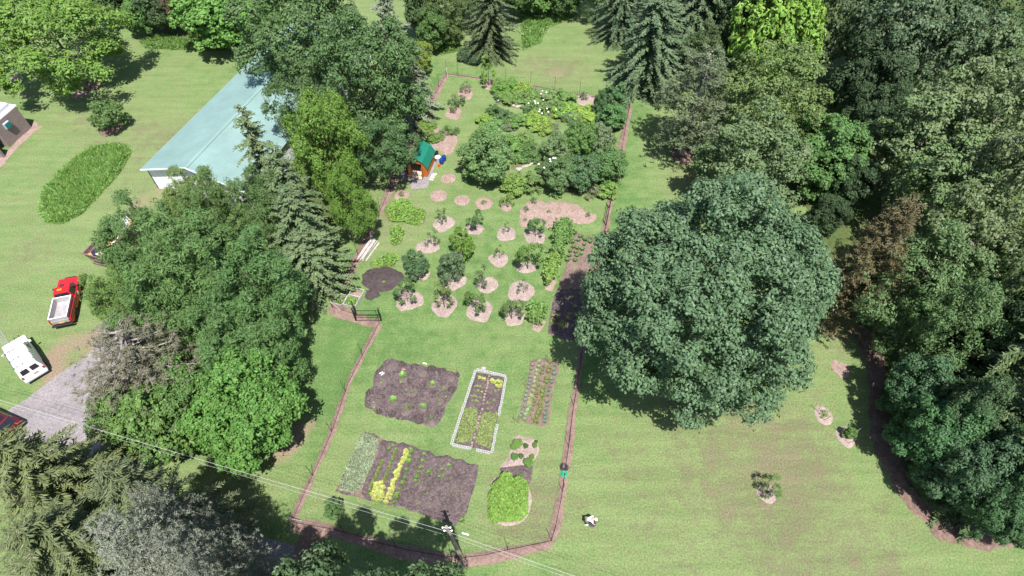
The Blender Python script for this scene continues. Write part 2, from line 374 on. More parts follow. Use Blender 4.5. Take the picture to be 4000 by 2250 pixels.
# fence strips
FL = [(1746,290),(1712,348),(1682,410),(1649,478),(1610,560),(1560,660),(1497,800),(1450,895),(1400,1000),(1350,1095),(1298,1202)]
FB = [(1298,1202),(1400,1232),(1482,1262)]
FM = [(1482,1262),(1440,1345),(1400,1420),(1360,1500),(1330,1590),(1297,1690),(1258,1778),(1221,1860),(1180,1950),(1140,2040)]
FS = [(1140,2040),(1225,2055),(1300,2068),(1390,2090),(1475,2120),(1600,2150),(1720,2172),(1805,2180),(1900,2168),(1991,2147),(2075,2130),(2154,2113)]
FR = [(2154,2113),(2170,2060),(2194,1938),(2205,1850),(2218,1764),(2235,1620),(2255,1500),(2275,1350),(2292,1240),(2330,1050),(2367,883),(2380,815),(2410,680),(2436,540),(2462,402)]
FN = [(2462,402),(2360,388),(2252,369),(2147,349),(2041,329),(1940,318),(1841,303),(1746,290)]
patch('mulch_strip', strip(FL[:5], .8), 'mulch_red', .05, .02, .3, .05)
patch('mulch_strip', strip(FL[4:], .8), 'mulch_red', .05, .02, .3, .05)
patch('mulch_strip', strip([(1290,1205),(1345,1228),(1400,1245),(1445,1262),(1485,1262)], 1.1), 'mulch_red', .05, .02, .3, .05)
patch('mulch_strip', strip(FM, .5), 'mulch_red', .05, .02, .25, .04)
patch('mulch_strip', strip([(p[0], p[1]+10) for p in FS], .85), 'mulch_red', .05, .02, .3, .06)
patch('mulch_strip', strip(FR[:9], .62), 'mulch_red', .05, .02, .25, .04)
patch('mulch_strip', strip(FR[8:], .7), 'mulch_red', .05, .02, .25, .05)
patch('mulch_strip', strip(FN, .5), 'mulch_red', .05, .02, .25, .05)
patch('mulch_path', xy([G(*p) for p in [(1195,2060),(1270,2075),(1255,2140),(1235,2200),(1240,2290),(1120,2290),(1135,2190),(1160,2120)]]), 'litter', .05, .03, .3, .08)

# ------------------------------------------------------------------ foliage generators (real leaf sprays, numpy)
def unit(a): return a/np.maximum(np.linalg.norm(a, axis=1, keepdims=True), 1e-6)
def sprays(C, N, L, Wd, r, T=None, fold=.18):      # one small folded diamond of leaves for each centre
    n = len(C); N = unit(N); L = np.broadcast_to(np.asarray(L, float), (n,)); Wd = np.broadcast_to(np.asarray(Wd, float), (n,))
    if T is None: T = r.normal(0, 1, (n, 3))
    T = unit(T-(T*N).sum(1, keepdims=True)*N); B = np.cross(N, T)
    V = np.empty((n, 4, 3)); l = L[:, None]/2; w = Wd[:, None]/2
    V[:, 0] = C-T*l; V[:, 1] = C+B*w-N*fold*w*2+T*l*.15; V[:, 2] = C+T*l; V[:, 3] = C-B*w-N*fold*w*2+T*l*.15
    return V.reshape(-1, 3)
def quads(V): return np.arange(len(V)).reshape(-1, 4)
def fib(n, r):
    i = np.arange(n)+.5; z = 1-2*i/n; a = i*2.39996+r.uniform(0, 6); q = np.sqrt(1-z*z); return np.stack([q*np.cos(a), q*np.sin(a), z], 1)
def crown_leafy(seed, R, C, zc, nl, clump, per, leaf, cover=1.0, lobe=.34, aspect=.75, low=-.75, fill=.12, up=.7, keep=1.0, rr=(.5, .95)):
    r = np.random.default_rng(seed); A = np.array([R, R, C])
    D = fib(nl, r); D = D[D[:, 2] > low]
    if keep < 1: D = D[r.random(len(D)) < keep]
    rad = r.uniform(*rr, (len(D), 1)); LC = D*A*rad; LR = lobe*R*r.uniform(.6, 1.35, len(D))
    pts, nor = [], []
    for c, lr in zip(LC, LR):
        n = max(5, int(cover*4*math.pi*lr*lr*.42/(clump*clump))); d = unit(r.normal(0, 1, (n, 3))+unit(c[None])*.9+np.array([0, 0, .35]))
        p = c+d*lr*r.uniform(.72, 1.08, (n, 1))*np.array([1, 1, .8]); pts.append(p); nor.append(d)
    P = np.concatenate(pts); Nn = np.concatenate(nor)
    q = np.linalg.norm(P/A, axis=1); k = (q > .5) & (P[:, 2] > -C*.96); P, Nn = P[k], Nn[k]
    m = len(P); per = int(per*1.7); rep = np.repeat(np.arange(m), per); cs = (clump*r.uniform(.55, 1.35, (m, 1)))[rep]
    dd = unit(r.normal(0, 1, (len(rep), 3))+np.array([0, 0, .35])); off = dd*cs*np.array([.95, .95, .6])*r.uniform(.45, 1, (len(rep), 1))
    Cc = P[rep]+off; tilt = r.normal(0, 1, (m, 3))*.22
    N = Nn[rep]*.35+dd*.7+np.array([0, 0, up*.75])+tilt[rep]+r.normal(0, .33, (len(rep), 3))
    nf = int(len(Cc)*fill); fp = unit(r.normal(0, 1, (nf, 3)))*A*(r.random((nf, 1))**.45)*.8
    Cc = np.concatenate([Cc, fp]); N = np.concatenate([N, r.normal(0, 1, (nf, 3))+np.array([0, 0, .8])])
    s = leaf*r.uniform(.65, 1.35, len(Cc)); V = sprays(Cc, N, s, s*aspect, r); V[:, 2] += zc
    return V
def crown_conifer(seed, H, R, z0=.6, gap=.55, nb=9, droop=.25, rise=.15, spray=.5, width=.2, p=.8, dens=1.0, ragged=.25, tipup=0.0, step=.20):
    r = np.random.default_rng(seed); Cs, Ns, Ts, Ls = [], [], [], []; branches = []
    z = z0
    while z < H-.25:
        t = (z-z0)/(H-z0); L0 = R*(1-t)**p+.12; n = max(4, int(nb*(.55+.45*(1-t))))
        a0 = r.uniform(0, 6.28)
        for k in range(n):
            a = a0+2*math.pi*k/n+r.normal(0, .18); L = L0*r.uniform(1-ragged, 1+ragged*.5); zb = z+r.uniform(-.3, .3)*gap
            m = max(2, int(L/step*dens)); s = np.linspace(.12, 1, m)*L; u = np.array([math.cos(a), math.sin(a), 0]); sd = np.array([-u[1], u[0], 0])
            q = s/max(R, 1); zz = zb+rise*s-droop*s*q+tipup*s*q*q
            P = u*s[:, None]+np.array([0, 0, 1])*zz[:, None]
            branches.append([(0, 0, zb), tuple(P[len(P)//2]), tuple(P[-1])])
            slope = np.gradient(zz)/np.maximum(np.gradient(s), 1e-6) if m > 1 else np.zeros(m)
            tang = unit(u+np.array([0, 0, 1])*slope[:, None])
            wdt = spray*(1.15-.55*(s/L))*(.45+.55*min(1, L))
            for sg in (-1, 1, 0):
                dirn = tang*(.75 if sg else 1)+sd*sg*.8+np.array([0, 0, -.12])+r.normal(0, .14, (m, 3))
                ctr = P+unit(dirn)*wdt[:, None]*(.42 if sg else .1)+r.normal(0, .04, (m, 3))
                Cs.append(ctr); Ts.append(dirn); Ns.append(np.array([0, 0, 1])+u*.25+r.normal(0, .28, (m, 3))); Ls.append(wdt*r.uniform(.8, 1.2, m))
        z += gap*r.uniform(.7, 1.2)*(.6+.4*(1-t))
    C, N, T, L = map(np.concatenate, (Cs, Ns, Ts, Ls))
    return sprays(C, N, L, L*width/.5*1.0, r, T, .25), branches
def crown_pine(seed, H, R, z0, nlimb, clump, per, needle, flat=.35, bare=.35, aspect=.22, p=.6):
    r = np.random.default_rng(seed); Cs, Ns, Ts = [], [], []; branches = []
    for i in range(nlimb):
        t = (i+r.uniform(0, 1))/nlimb; z = z0+(H-z0)*t**.9; L = R*((1-t)**p)*r.uniform(.6, 1.12)+.4; a = i*2.4+r.normal(0, .35)
        u = np.array([math.cos(a), math.sin(a), 0]); e = u*L+np.array([0, 0, z+L*r.uniform(.02, .22)]); b = np.array([0, 0, z])
        mid = b*.5+e*.5+np.array([0, 0, -.12*L]); branches.append([tuple(b), tuple(mid), tuple(e)])
        n = int(5+L*L*1.9+L*3)
        s = r.uniform(bare, 1.05, n)[:, None]; c = b+(e-b)*s+np.cross([0, 0, 1], u)*r.normal(0, 1, (n, 1))*.30*L*s+r.normal(0, 1, (n, 3))*[.12, .12, flat*.5]
        rep = np.repeat(np.arange(n), per); d = unit(r.normal(0, 1, (len(rep), 3))*[1, 1, .55]+u*.5+[0, 0, .5])
        Cs.append(c[rep]+d*clump*.55*r.uniform(.4, 1, (len(rep), 1))); Ts.append(d); Ns.append(np.array([0, 0, 1])+r.normal(0, .5, (len(rep), 3)))
    C, N, T = map(np.concatenate, (Cs, Ns, Ts)); s = needle*r.uniform(.7, 1.3, len(C))
    return sprays(C, N, s, s*aspect, r, T, .2), branches
def trunk_mesh(seed, H, r0, limbs=6, zl=.3, spread=3, branches=None, rb=.03, n=7):
    r = random.Random(seed); m = MB(); P = [(0, 0, -.15)]+[(r.gauss(0, .012)*H*t, r.gauss(0, .012)*H*t, H*t) for t in (.15, .35, .55, .75, .95)]
    m.path(P, [r0*1.25, r0, r0*.85, r0*.62, r0*.38, r0*.1], n)
    if branches is not None:
        for b in branches: m.path(b, [rb*1.6, rb, rb*.4], 4, False)
    else:
        for i in range(limbs):
            t = zl+(.85-zl)*i/max(1, limbs-1); a = i*2.4+r.uniform(-.3, .3); z = H*t; L = spread*r.uniform(.6, 1)*(1.15-t)
            m.path([(0, 0, z), (math.cos(a)*L*.5, math.sin(a)*L*.5, z+L*.35), (math.cos(a)*L, math.sin(a)*L, z+L*.6)], [r0*.45, r0*.25, r0*.07], 5)
    return m.mesh('trunk')
PROTO = {}
def proto(key, V, trunk, mat, bark):
    me = mesh_np('crown', V, quads(V)); me.materials.append(M[mat])
    for q in (me,): q.polygons.foreach_set('use_smooth', [False]*len(q.polygons))
    trunk.materials.append(M[bark]); PROTO[key] = (me, trunk)
def leafy(key, seed, R, C, nl, clump, per, leaf, mat='leaf', bark='bark', tr=None, **k):
    V = crown_leafy(seed, R, C, C*1.12, nl, clump, per, leaf, **k)
    proto(key, V, trunk_mesh(seed, C*1.7, tr or (.06+.022*R), 7, .3, R*.75), mat, bark)
    PROTO[key] += (R, C*1.12+C)
def conif(key, seed, H, R, mat='needle', bark='bark', show=False, **k):
    V, br = crown_conifer(seed, H, R, **k); proto(key, V, trunk_mesh(seed, H, .035+.013*H, branches=br if show else br[::3], rb=.02), mat, bark); PROTO[key] += (R, H)
def piney(key, seed, H, R, z0, nlimb, clump, per, needle, mat='needle', bark='bark', rb=.05, **k):
    V, br = crown_pine(seed, H, R, z0, nlimb, clump, per, needle, **k); proto(key, V, trunk_mesh(seed, H, .035+.015*H, branches=br, rb=rb), mat, bark); PROTO[key] += (R, H)
leafy('maple', 1, 9.6, 9.6, 120, .62, 13, .26, cover=1.0, lobe=.19, low=-.85, fill=.10, rr=(.62, .92))
leafy('ash0', 2, 5.5, 5.5, 64, .60, 12, .30, cover=1.05, lobe=.23, aspect=.5, fill=.08, keep=.82)
leafy('ash1', 3, 5.0, 6.0, 54, .60, 12, .30, cover=1.0, lobe=.24, aspect=.5, fill=.08, keep=.78)
leafy('feather', 4, 5.5, 5.0, 70, .55, 15, .36, cover=.9, lobe=.22, aspect=.28, keep=.85, fill=.12, up=.9)
leafy('round0', 5, 4.5, 4.5, 60, .50, 12, .26, cover=1.05, lobe=.25, fill=.10)
leafy('round1', 6, 4.0, 4.6, 46, .55, 12, .28, cover=1.0, lobe=.29, fill=.10)
leafy('silver0', 7, 5.2, 6.2, 64, .60, 12, .29, mat='leaf_silver', bark='bark_grey', cover=.9, lobe=.23, fill=.05, keep=.8)
leafy('silver1', 8, 4.8, 5.6, 48, .62, 12, .30, mat='leaf_silver', bark='bark_grey', cover=.85, lobe=.25, fill=.05, keep=.75)
leafy('birch', 9, 4.2, 5.6, 60, .50, 12, .22, bark='birch', cover=.85, lobe=.24, aspect=.6, fill=.12, tr=.14)
leafy('walnut', 10, 6.6, 5.0, 52, .75, 14, .36, cover=1.6, lobe=.25, aspect=.45, fill=.05, keep=.72, low=-.6, up=.9, rr=(.45, .98))
leafy('broad', 12, 4.2, 3.8, 48, .55, 7, .40, cover=1.0, lobe=.28, aspect=.7, fill=.10, up=.9)
leafy('weep', 13, 3.6, 3.6, 60, .42, 12, .24, cover=1.15, lobe=.23, fill=.10)
conif('spruce0', 21, 14, 3.7, gap=.85, nb=9, droop=.42, rise=.12, spray=.62, width=.17, step=.15, ragged=.5, tipup=.12, p=.7)
conif('spruce1', 22, 12, 3.4, gap=.8, nb=9, droop=.5, rise=.18, spray=.6, width=.17, step=.15, ragged=.5, p=.65)
conif('larch', 23, 15, 5.4, gap=.62, nb=11, droop=.34, rise=.30, spray=.66, width=.10, ragged=.4, p=.65, step=.12, show=True, z0=1.0)
conif('hemlock', 24, 13, 4.2, gap=.85, nb=9, droop=.60, rise=.22, spray=.62, width=.17, step=.15, ragged=.6, p=.7)
conif('norway', 26, 13, 4.6, gap=.7, nb=11, droop=.42, rise=.16, spray=.6, width=.17, ragged=.5, p=.5, step=.16)
conif('juniper', 25, 2.2, 1.6, gap=.3, nb=9, droop=.15, rise=.25, spray=.4, width=.2, z0=.1)
piney('pine0', 31, 13, 4.6, 2.5, 44, .50, 11, .36, bark='bark_grey', rb=.05)
piney('bluepine', 32, 14, 5.6, 1.5, 70, .42, 14, .30, bark='bark_grey', rb=.035, aspect=.20, bare=.25)
piney('deadpine', 33, 11, 4.6, 2.0, 60, .36, 14, .28, bark='bark_grey', rb=.055, aspect=.15, bare=.35)
piney('brownfir', 34, 13, 3.0, 1.0, 90, .42, 14, .32, rb=.03, bare=.12, flat=.5, aspect=.18)
def tree(name, label, cat, key, pos, R, H, color, group=None, rz=None, lean=None):
    me, tm, R0, H0 = PROTO[key]; e = empty(name, pos, rng.uniform(0, 6.28) if rz is None else rz, label, cat, group)
    s = (R/R0, R/R0, H/H0); e.scale = s
    if lean: e.rotation_euler = (lean[0], lean[1], e.rotation_euler[2])
    obj('trunk', tm, None, e); obj('crown', me, None, e, color); return e
def tree_px(name, label, key, px, py, hw, zc, H, color, cat='tree', group=None, **k):   # crown centre surveyed at height zc
    c = G(px, py, zc); return tree(name, label, cat, key, (c.x, c.y, 0), hw/scale_at(c), H, color, group, **k)

# ------------------------------------------------------------------ small plants: prototypes
leafy('fruit0', 41, 1.25, 1.2, 20, .26, 10, .17, cover=1.0, lobe=.33, aspect=.55, fill=.06, tr=.05)
leafy('fruit1', 42, 1.25, 1.3, 15, .26, 10, .17, cover=.9, lobe=.33, aspect=.55, fill=.04, keep=.75, tr=.05)
leafy('fruit2', 43, 1.0, 1.3, 10, .24, 9, .16, cover=.7, lobe=.33, aspect=.5, fill=.02, keep=.6, tr=.045)
leafy('sprig', 44, .8, 1.0, 8, .22, 7, .15, cover=.55, lobe=.30, aspect=.5, fill=.02, keep=.5, tr=.035)
leafy('bigfruit', 45, 2.6, 2.4, 40, .38, 11, .22, cover=1.05, lobe=.28, aspect=.65, fill=.08, tr=.09)
def shrub_proto(key, seed, nl, clump, per, leaf, aspect=.6, cover=1.0, up=.7, keep=1.0, squash=.75, stems=5):
    V = crown_leafy(seed, 1.0, squash, squash*.85, nl, clump, per, leaf, cover=cover, lobe=.36, aspect=aspect, low=-.7, fill=.12, up=up, keep=keep)
    V[:, 2] = np.maximum(V[:, 2], .01); m = MB(); r = random.Random(seed)
    for i in range(stems):
        a = i*6.28/stems+r.uniform(-.4, .4); m.path([(0, 0, -.05), (.25*math.cos(a), .25*math.sin(a), .45*squash), (.6*math.cos(a), .6*math.sin(a), 1.1*squash)], [.03, .022, .008], 5)
    proto(key, V, m.mesh('stem'), 'leaf', 'bark'); PROTO[key] += (1.0, squash*1.85)
shrub_proto('shrub0', 51, 16, .20, 10, .13)
shrub_proto('shrub1', 52, 12, .22, 10, .15, cover=.9)
shrub_proto('shrub_fine', 53, 16, .18, 14, .11, .35)
shrub_proto('shrub_loose', 54, 9, .22, 8, .14, .5, .65, .8, .7)
shrub_proto('dome', 55, 34, .16, 12, .10, .5, 1.25, squash=.6)
shrub_proto('upright', 56, 20, .20, 11, .16, .5, 1.0, squash=1.5)
shrub_proto('wisp', 57, 12, .2, 9, .16, .14, .7, .5)
def shrub(name, label, key, pos, R, H, color, cat='shrub', group=None):
    me, st, R0, H0 = PROTO[key]; e = empty(name, pos, rng.uniform(0, 6.28), label, cat, group); e.scale = (R/R0, R/R0*rng.uniform(.9, 1.1), H/H0)
    obj('stem', st, None, e); obj('foliage', me, None, e, color); return e
def shrub_px(name, label, key, p, hw, H, color, cat='shrub', group=None):
    c = G(*p, H*.45); return shrub(name, label, key, (c.x, c.y, 0), hw/scale_at(c), H, color, cat, group)
def rosette(seed, n, L, Wd, up, tiers=2):
    r = np.random.default_rng(seed); k = np.arange(n); a = k*2.4+r.normal(0, .2, n); t = (k % tiers)/tiers
    T = np.stack([np.cos(a), np.sin(a), up*(.5+t)+r.normal(0, .12, n)], 1); l = L*r.uniform(.75, 1.2, n)*(1-.35*t)
    C = unit(T)*l[:, None]*.5+np.array([0, 0, .02]); N = np.stack([-np.cos(a)*up, -np.sin(a)*up, np.ones(n)], 1)
    V = sprays(C, N, l, Wd*l/L, r, T, .12); V[:, 2] = np.maximum(V[:, 2], .004); me = mesh_np('plant', V, quads(V)); me.materials.append(M['leaf']); return me
ROS = {'lettuce': rosette(1, 22, .26, .20, .55, 3), 'kale': rosette(2, 16, .30, .16, .9, 3), 'thin': rosette(3, 14, .30, .08, 1.1), 'squash': rosette(4, 24, .52, .36, .6, 3),
       'seedling': rosette(5, 9, .16, .10, .7), 'tomato': rosette(6, 22, .34, .12, 1.2, 3), 'blade': rosette(7, 18, .55, .05, 1.5), 'corn': rosette(8, 9, .75, .09, 1.2)}
def plant(name, label, key, pos, color, cat, s=1.0, group=None):
    o = obj(name, ROS[key], None, None, color, pos, rng.uniform(0, 6.28), (s*rng.uniform(.85, 1.15),)*3); return tag(o, label, cat, group)
def jitc(c, a=.15): return tuple(max(.003, x*(1+rng.uniform(-a, a))) for x in c)
def scatter(poly, n, r=rng):
    P = np.asarray(poly); lo, hi = P.min(0), P.max(0); out = np.zeros((0, 2))
    while len(out) < n:
        q = r.uniform(lo, hi, (n*2, 2)); out = np.concatenate([out, q[inpoly(q, poly)]])
    return out[:n]
def carpet(name, label, poly, n, h, w, color, cat, tilt=.5, z=.0, soft=.5, parent=None):
    P = scatter(poly, n); d = np.clip(pdist(P, poly)/soft, .35, 1)*(1+.3*vnoise(P[:, 0], P[:, 1], .8)); P = P+rng.normal(0, .22*soft, P.shape); r = rng
    T = np.stack([r.normal(0, tilt, n), r.normal(0, tilt, n), np.ones(n)], 1); l = h*r.uniform(.6, 1.25, n)*d
    C = np.c_[P, np.full(n, z)]+unit(T)*l[:, None]*.5; N = r.normal(0, 1, (n, 3))
    V = sprays(C, N, l, w*r.uniform(.7, 1.3, n), r, T, .1); o = obj(name, mesh_np(name, V, quads(V)), M['leaf'], parent, color)
    return tag(o, label, cat, None, 'stuff')

# ------------------------------------------------------------------ trees
TH = dict(maple=.53)
def dec(name, label, key, px, py, hw, H, color, **k):
    c = G(px, py, .53*H); return tree(name, label, 'tree', key, (c.x, c.y, 0), hw/scale_at(c), H, color, **k)
def con(name, label, key, tx, ty, H, R, color, **k):
    c = G(tx, ty, H); return tree(name, label, 'tree', key, (c.x, c.y, 0), R, H, color, **k)
dec('maple_tree', 'huge round blue-green maple spreading over the garden fence', 'maple', 2750, 1190, 440, 21, (.057,.108,.062))
dec('pale_tree', 'pale silvery leafed tree just behind the huge round maple', 'silver0', 2930, 640, 190, 13, (.070,.118,.052))
dec('weeping_tree', 'low dense rounded green tree between birch and shady mulch path', 'weep', 3225, 600, 155, 9, (.050,.115,.035))
dec('birch_tree', 'light green birch with white branches showing, right of grey pine', 'birch', 3010, 390, 190, 15, (.078,.125,.042))
b0 = G(2665, 603); tree('white_pine', 'grey-green pine with bare branches and visible trunk on right lawn', 'tree', 'pine0', (b0.x, b0.y, 0), 5.2, 13.5, (.064,.092,.052))
for px, py, R, H, c, lab in [(2515, 335, 6.2, 13.0, (.050,.084,.047), 'blue-green spruce drooping beside the back corner of the garden fence'), (2690, 225, 6.0, 14, (.046,.078,.043), 'blue-green spruce at top edge right of the one by the fence corner'), (2420, 150, 4.4, 13, (.044,.075,.042), 'blue-green spruce at top edge behind the one by the fence corner')]:
    b0 = G(px, py); tree('blue_spruce', lab, 'tree', 'norway', (b0.x, b0.y, 0), R, H, c)
dec('lime_tree', 'bright lime green tree at top, among dark forest trees', 'broad', 3040, 110, 150, 17, (.105,.205,.030))
RT = [('round1', 2890, 110, 80, 13, (0.049,0.077,0.036), 'dark leafy tree squeezed between blue-green spruce and lime green tree'),
      ('silver1', 3300, 60, 150, 18, (0.057,0.088,0.048), 'dull grey-green forest tree immediately right of lime green tree'),
      ('silver1', 3480, 170, 170, 18, (0.054,0.088,0.050), 'grey-green forest tree above the dark hollow at top right'),
      ('round0', 3640, 40, 160, 19, (0.061,0.094,0.050), 'grey-green forest tree at top edge, second from right corner'),
      ('ash1', 3850, 90, 180, 19, (0.049,0.083,0.041), 'dark forest tree filling the top right corner'),
      ('silver0', 3690, 280, 180, 16, (0.059,0.095,0.050), 'grey-green forest tree below the top right corner trees'),
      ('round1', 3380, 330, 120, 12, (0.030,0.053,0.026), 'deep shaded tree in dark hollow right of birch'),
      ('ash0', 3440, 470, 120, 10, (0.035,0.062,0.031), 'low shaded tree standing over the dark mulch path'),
      ('silver0', 3600, 560, 190, 15, (0.097,0.140,0.060), 'silvery leafed tree right of the low weeping tree'),
      ('silver1', 3900, 350, 170, 17, (0.081,0.119,0.055), 'pale tipped tree at right edge under the top corner'),
      ('silver0', 3830, 540, 200, 18, (0.105,0.140,0.067), 'tall pale tipped poplar at right edge, upper one'),
      ('silver1', 3690, 760, 190, 14, (0.089,0.140,0.055), 'silvery poplar right of the brown fir top'),
      ('silver0', 3930, 780, 200, 18, (0.108,0.135,0.067), 'tall pale tipped poplar at right edge, lower one'),
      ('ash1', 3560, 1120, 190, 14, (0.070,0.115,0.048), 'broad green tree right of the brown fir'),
      ('silver1', 3770, 1000, 200, 16, (0.092,0.122,0.053), 'pale olive tree between brown fir and right edge'),
      ('ash0', 3700, 1290, 180, 13, (0.062,0.107,0.043), 'green tree hanging over bend in leafy mulch border'),
      ('ash1', 3940, 1130, 160, 16, (0.068,0.100,0.043), 'olive tree at right edge halfway down'),
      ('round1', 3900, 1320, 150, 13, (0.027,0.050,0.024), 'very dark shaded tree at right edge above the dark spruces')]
for key, px, py, hw, H, c, lab in RT+[('round1', 3225, 850, 65, 6, (.03,.055,.026), 'added low dark tree standing in for shade between huge maple and brown fir'), ('round1', 3330, 720, 80, 7, (.03,.055,.026), 'added low dark tree standing in for shade above the brown fir')]: c = (c[0]*.9, c[1], c[2]); dec('forest_tree', lab, key, px, py, hw, H, c, group='trees of the wood on the right')  # last pair is added: dark leaves fill gaps that hold only shade
b0 = G(3240, 1240); tree('brown_fir', 'rusty brown fir beside the huge round maple', 'tree', 'brownfir', (b0.x, b0.y, 0), 3.1, hgt((3240,1240),(3545,790)), (.070,.063,.033))
for px, py, H, R, lab in [(4200,1230,15,4.0,'dark green spruce at right edge, uppermost of three'),(4230,1470,14,3.8,'dark green spruce at right edge, middle of three'),(4170,1690,12,3.4,'dark green spruce at right edge, lowest of three')]:
    con('dark_spruce', lab, 'spruce1', px, py, H, R, (.040,.068,.026), group='dark spruces on the right')
for px, py, hw, H, lab in [(3600,1530,130,8,'bushy blue-green maple at top of the leafy mulch border'),(3665,1700,150,9,'bushy blue-green maple second along the leafy mulch border'),(3780,1845,145,9,'bushy blue-green maple third along the leafy mulch border'),(3895,1950,135,8.5,'bushy blue-green maple fourth along the leafy mulch border'),(4010,2030,120,7.5,'bushy blue-green maple in lower right corner'),(3760,1640,130,11,'bushy maple set back behind the mulch border maples'),(3930,1840,120,10,'bushy maple beside lowest dark spruce')]:
    dec('hedge_maple', lab, 'round0', px, py, hw*.94, H, jitc((.042,.095,.046), .1), group='maples along the mulch border')
# trees by the barn and the drive
dec('ash_tree', 'tall green ash overhanging the pale barn roof', 'ash0', 1190, 140, 235, 17, (.052,.100,.038))
dec('ash_tree', 'tall green ash between barn and garden fence', 'ash0', 1440, 320, 210, 17, (.048,.096,.036))
dec('ash_tree', 'green ash crown low beside the garden fence above the shed', 'ash1', 1500, 590, 120, 9, (.040,.088,.034))
dec('ash_tree', 'green ash in gap between pale barn roof and yellow-green walnut', 'ash1', 1180, 420, 120, 13, (.050,.095,.036))
con('blue_grey_spruce', 'blue-grey spruce behind the green ashes at top', 'spruce0', 1490, -60, 17, 4.4, (.085,.110,.085))
con('blue_grey_spruce', 'small grey spruce at edge of ashes near garden back corner', 'spruce1', 1600, 210, 8, 2.6, (.095,.110,.085))
dec('yellow_shrub_tree', 'slim yellow-green tree beside the small grey spruce', 'round1', 1650, 225, 36, 5, (.110,.165,.030))
dec('walnut_tree', 'bright yellow-green walnut, larger of pair by garden fence', 'walnut', 1280, 560, 150, 14, (.074,.146,.024))
dec('walnut_tree', 'bright yellow-green walnut, smaller of pair by garden fence', 'walnut', 1370, 790, 95, 10, (.070,.140,.024))
con('spruce', 'pale spruce with thin pointed top against the barn roof', 'hemlock', 925, 395, 15, 3.4, (.066,.096,.046))
con('spruce', 'pale spruce behind the yellow-green walnuts', 'spruce1', 1050, 560, 13, 3.7, (.054,.086,.042))
con('spruce', 'pale spruce with broad tiers above the board pile', 'spruce0', 1100, 720, 12, 3.9, (.056,.090,.044))
con('spruce', 'pale spruce with lowest tiers over the raised timber frames', 'hemlock', 1160, 900, 9, 3.7, (.060,.094,.046))
con('spruce', 'pale spruce nearest the barn gable', 'spruce1', 970, 680, 10, 3.6, (.060,.092,.044))
dec('locust_tree', 'feathery light green tree in front of white barn gable', 'feather', 770, 800, 115, 8.5, (.082,.135,.040))
dec('locust_tree', 'feathery light tree between barn gable and pale spruces', 'feather', 860, 860, 130, 11, (.066,.122,.040))
dec('locust_tree', 'feathery tree over the loaded skip', 'feather', 580, 965, 160, 11, (.058,.118,.040))
dec('locust_tree', 'large feathery tree at centre of the grove by the trucks', 'feather', 760, 1090, 230, 14, (.056,.115,.036))
dec('locust_tree', 'feathery tree on lawn side of grove below the spruces', 'feather', 1010, 1150, 200, 12, (.050,.112,.038))
dec('locust_tree', 'green feathery tree wedged between the pale spruces', 'feather', 1060, 830, 110, 11, (.056,.108,.038))
dec('locust_tree', 'feathery bright tree beside the red pickup', 'feather', 470, 1180, 115, 8, (.075,.138,.036))
dec('locust_tree', 'feathery tree above the grey dying pine', 'feather', 660, 1300, 170, 11, (.054,.112,.034))
dec('locust_tree', 'feathery tree on lawn edge above the vivid green tree', 'feather', 960, 1370, 190, 11, (.052,.112,.036))
con('dying_pine', 'grey dying pine with bare branches by the gravel drive', 'deadpine', 450, 1290, 11, 6.0, (.082,.084,.066))
dec('green_tree', 'vivid green leafy tree at lower end of grove', 'round0', 970, 1610, 200, 10, (.056,.140,.028))
dec('broadleaf_tree', 'large leafed green tree beside the gravel drive', 'broad', 620, 1640, 150, 8, (.062,.125,.032))
dec('broadleaf_tree', 'green leafy tree between gravel drive and grey dying pine', 'round1', 500, 1640, 110, 7, (.060,.118,.034))
dec('green_tree', 'green leafy tree filling gap under the dying pine', 'round1', 740, 1540, 120, 8, (.056,.118,.034))
con('larch_tree', 'yellow-green feathery larch at left edge below the drive', 'larch', -40, 1740, 13, 5.6, (.066,.086,.036))
con('larch_tree', 'yellow-green feathery larch sweeping toward the power lines', 'larch', 390, 1835, 16, 4.2, (.060,.082,.042))
con('larch_tree', 'yellow-green feathery larch in lower left corner', 'larch', 60, 2060, 13, 5.2, (.060,.080,.036))
con('blue_pine', 'pale blue-grey pine with pinkish cones in lower left', 'bluepine', 400, 2060, 18, 3.5, (.118,.136,.122))
con('blue_pine', 'pale blue-grey pine at bottom edge left of mulch path', 'bluepine', 700, 2270, 17, 2.8, (.110,.128,.115))
con('blue_pine', 'pale blue-grey pine tips at bottom edge below mulch path', 'bluepine', 1050, 2215, 10, 1.9, (.110,.128,.115))
for x, y, R, H, lab in [(-9.6, 5.2, 2.7, 19, 'leafy tree below the bottom edge shading the lower lawn, first'), (-6.8, 5.0, 2.5, 18, 'leafy tree below the bottom edge shading the lower lawn, second'), (-4.4, 5.2, 2.4, 18.5, 'leafy tree below the bottom edge shading the lower lawn, third'), (-12.2, 5.2, 2.3, 18, 'leafy tree below the bottom edge beside the mulch path')]:
    tree('shade_tree', lab, 'tree', 'round1', (x, y, 0), R, H, (.05,.09,.045))
tree('blue_pine', 'tall pale blue-grey pine at bottom edge, right of the flat trailer', 'tree', 'bluepine', (-17.2, 8.3, 0), 2.9, 16.5, (.110,.128,.115))
tree('blue_pine', 'slim blue-grey pine hiding near end of the flat trailer', 'tree', 'bluepine', (-19.6, 10.8, 0), 2.3, 16, (.110,.128,.115))
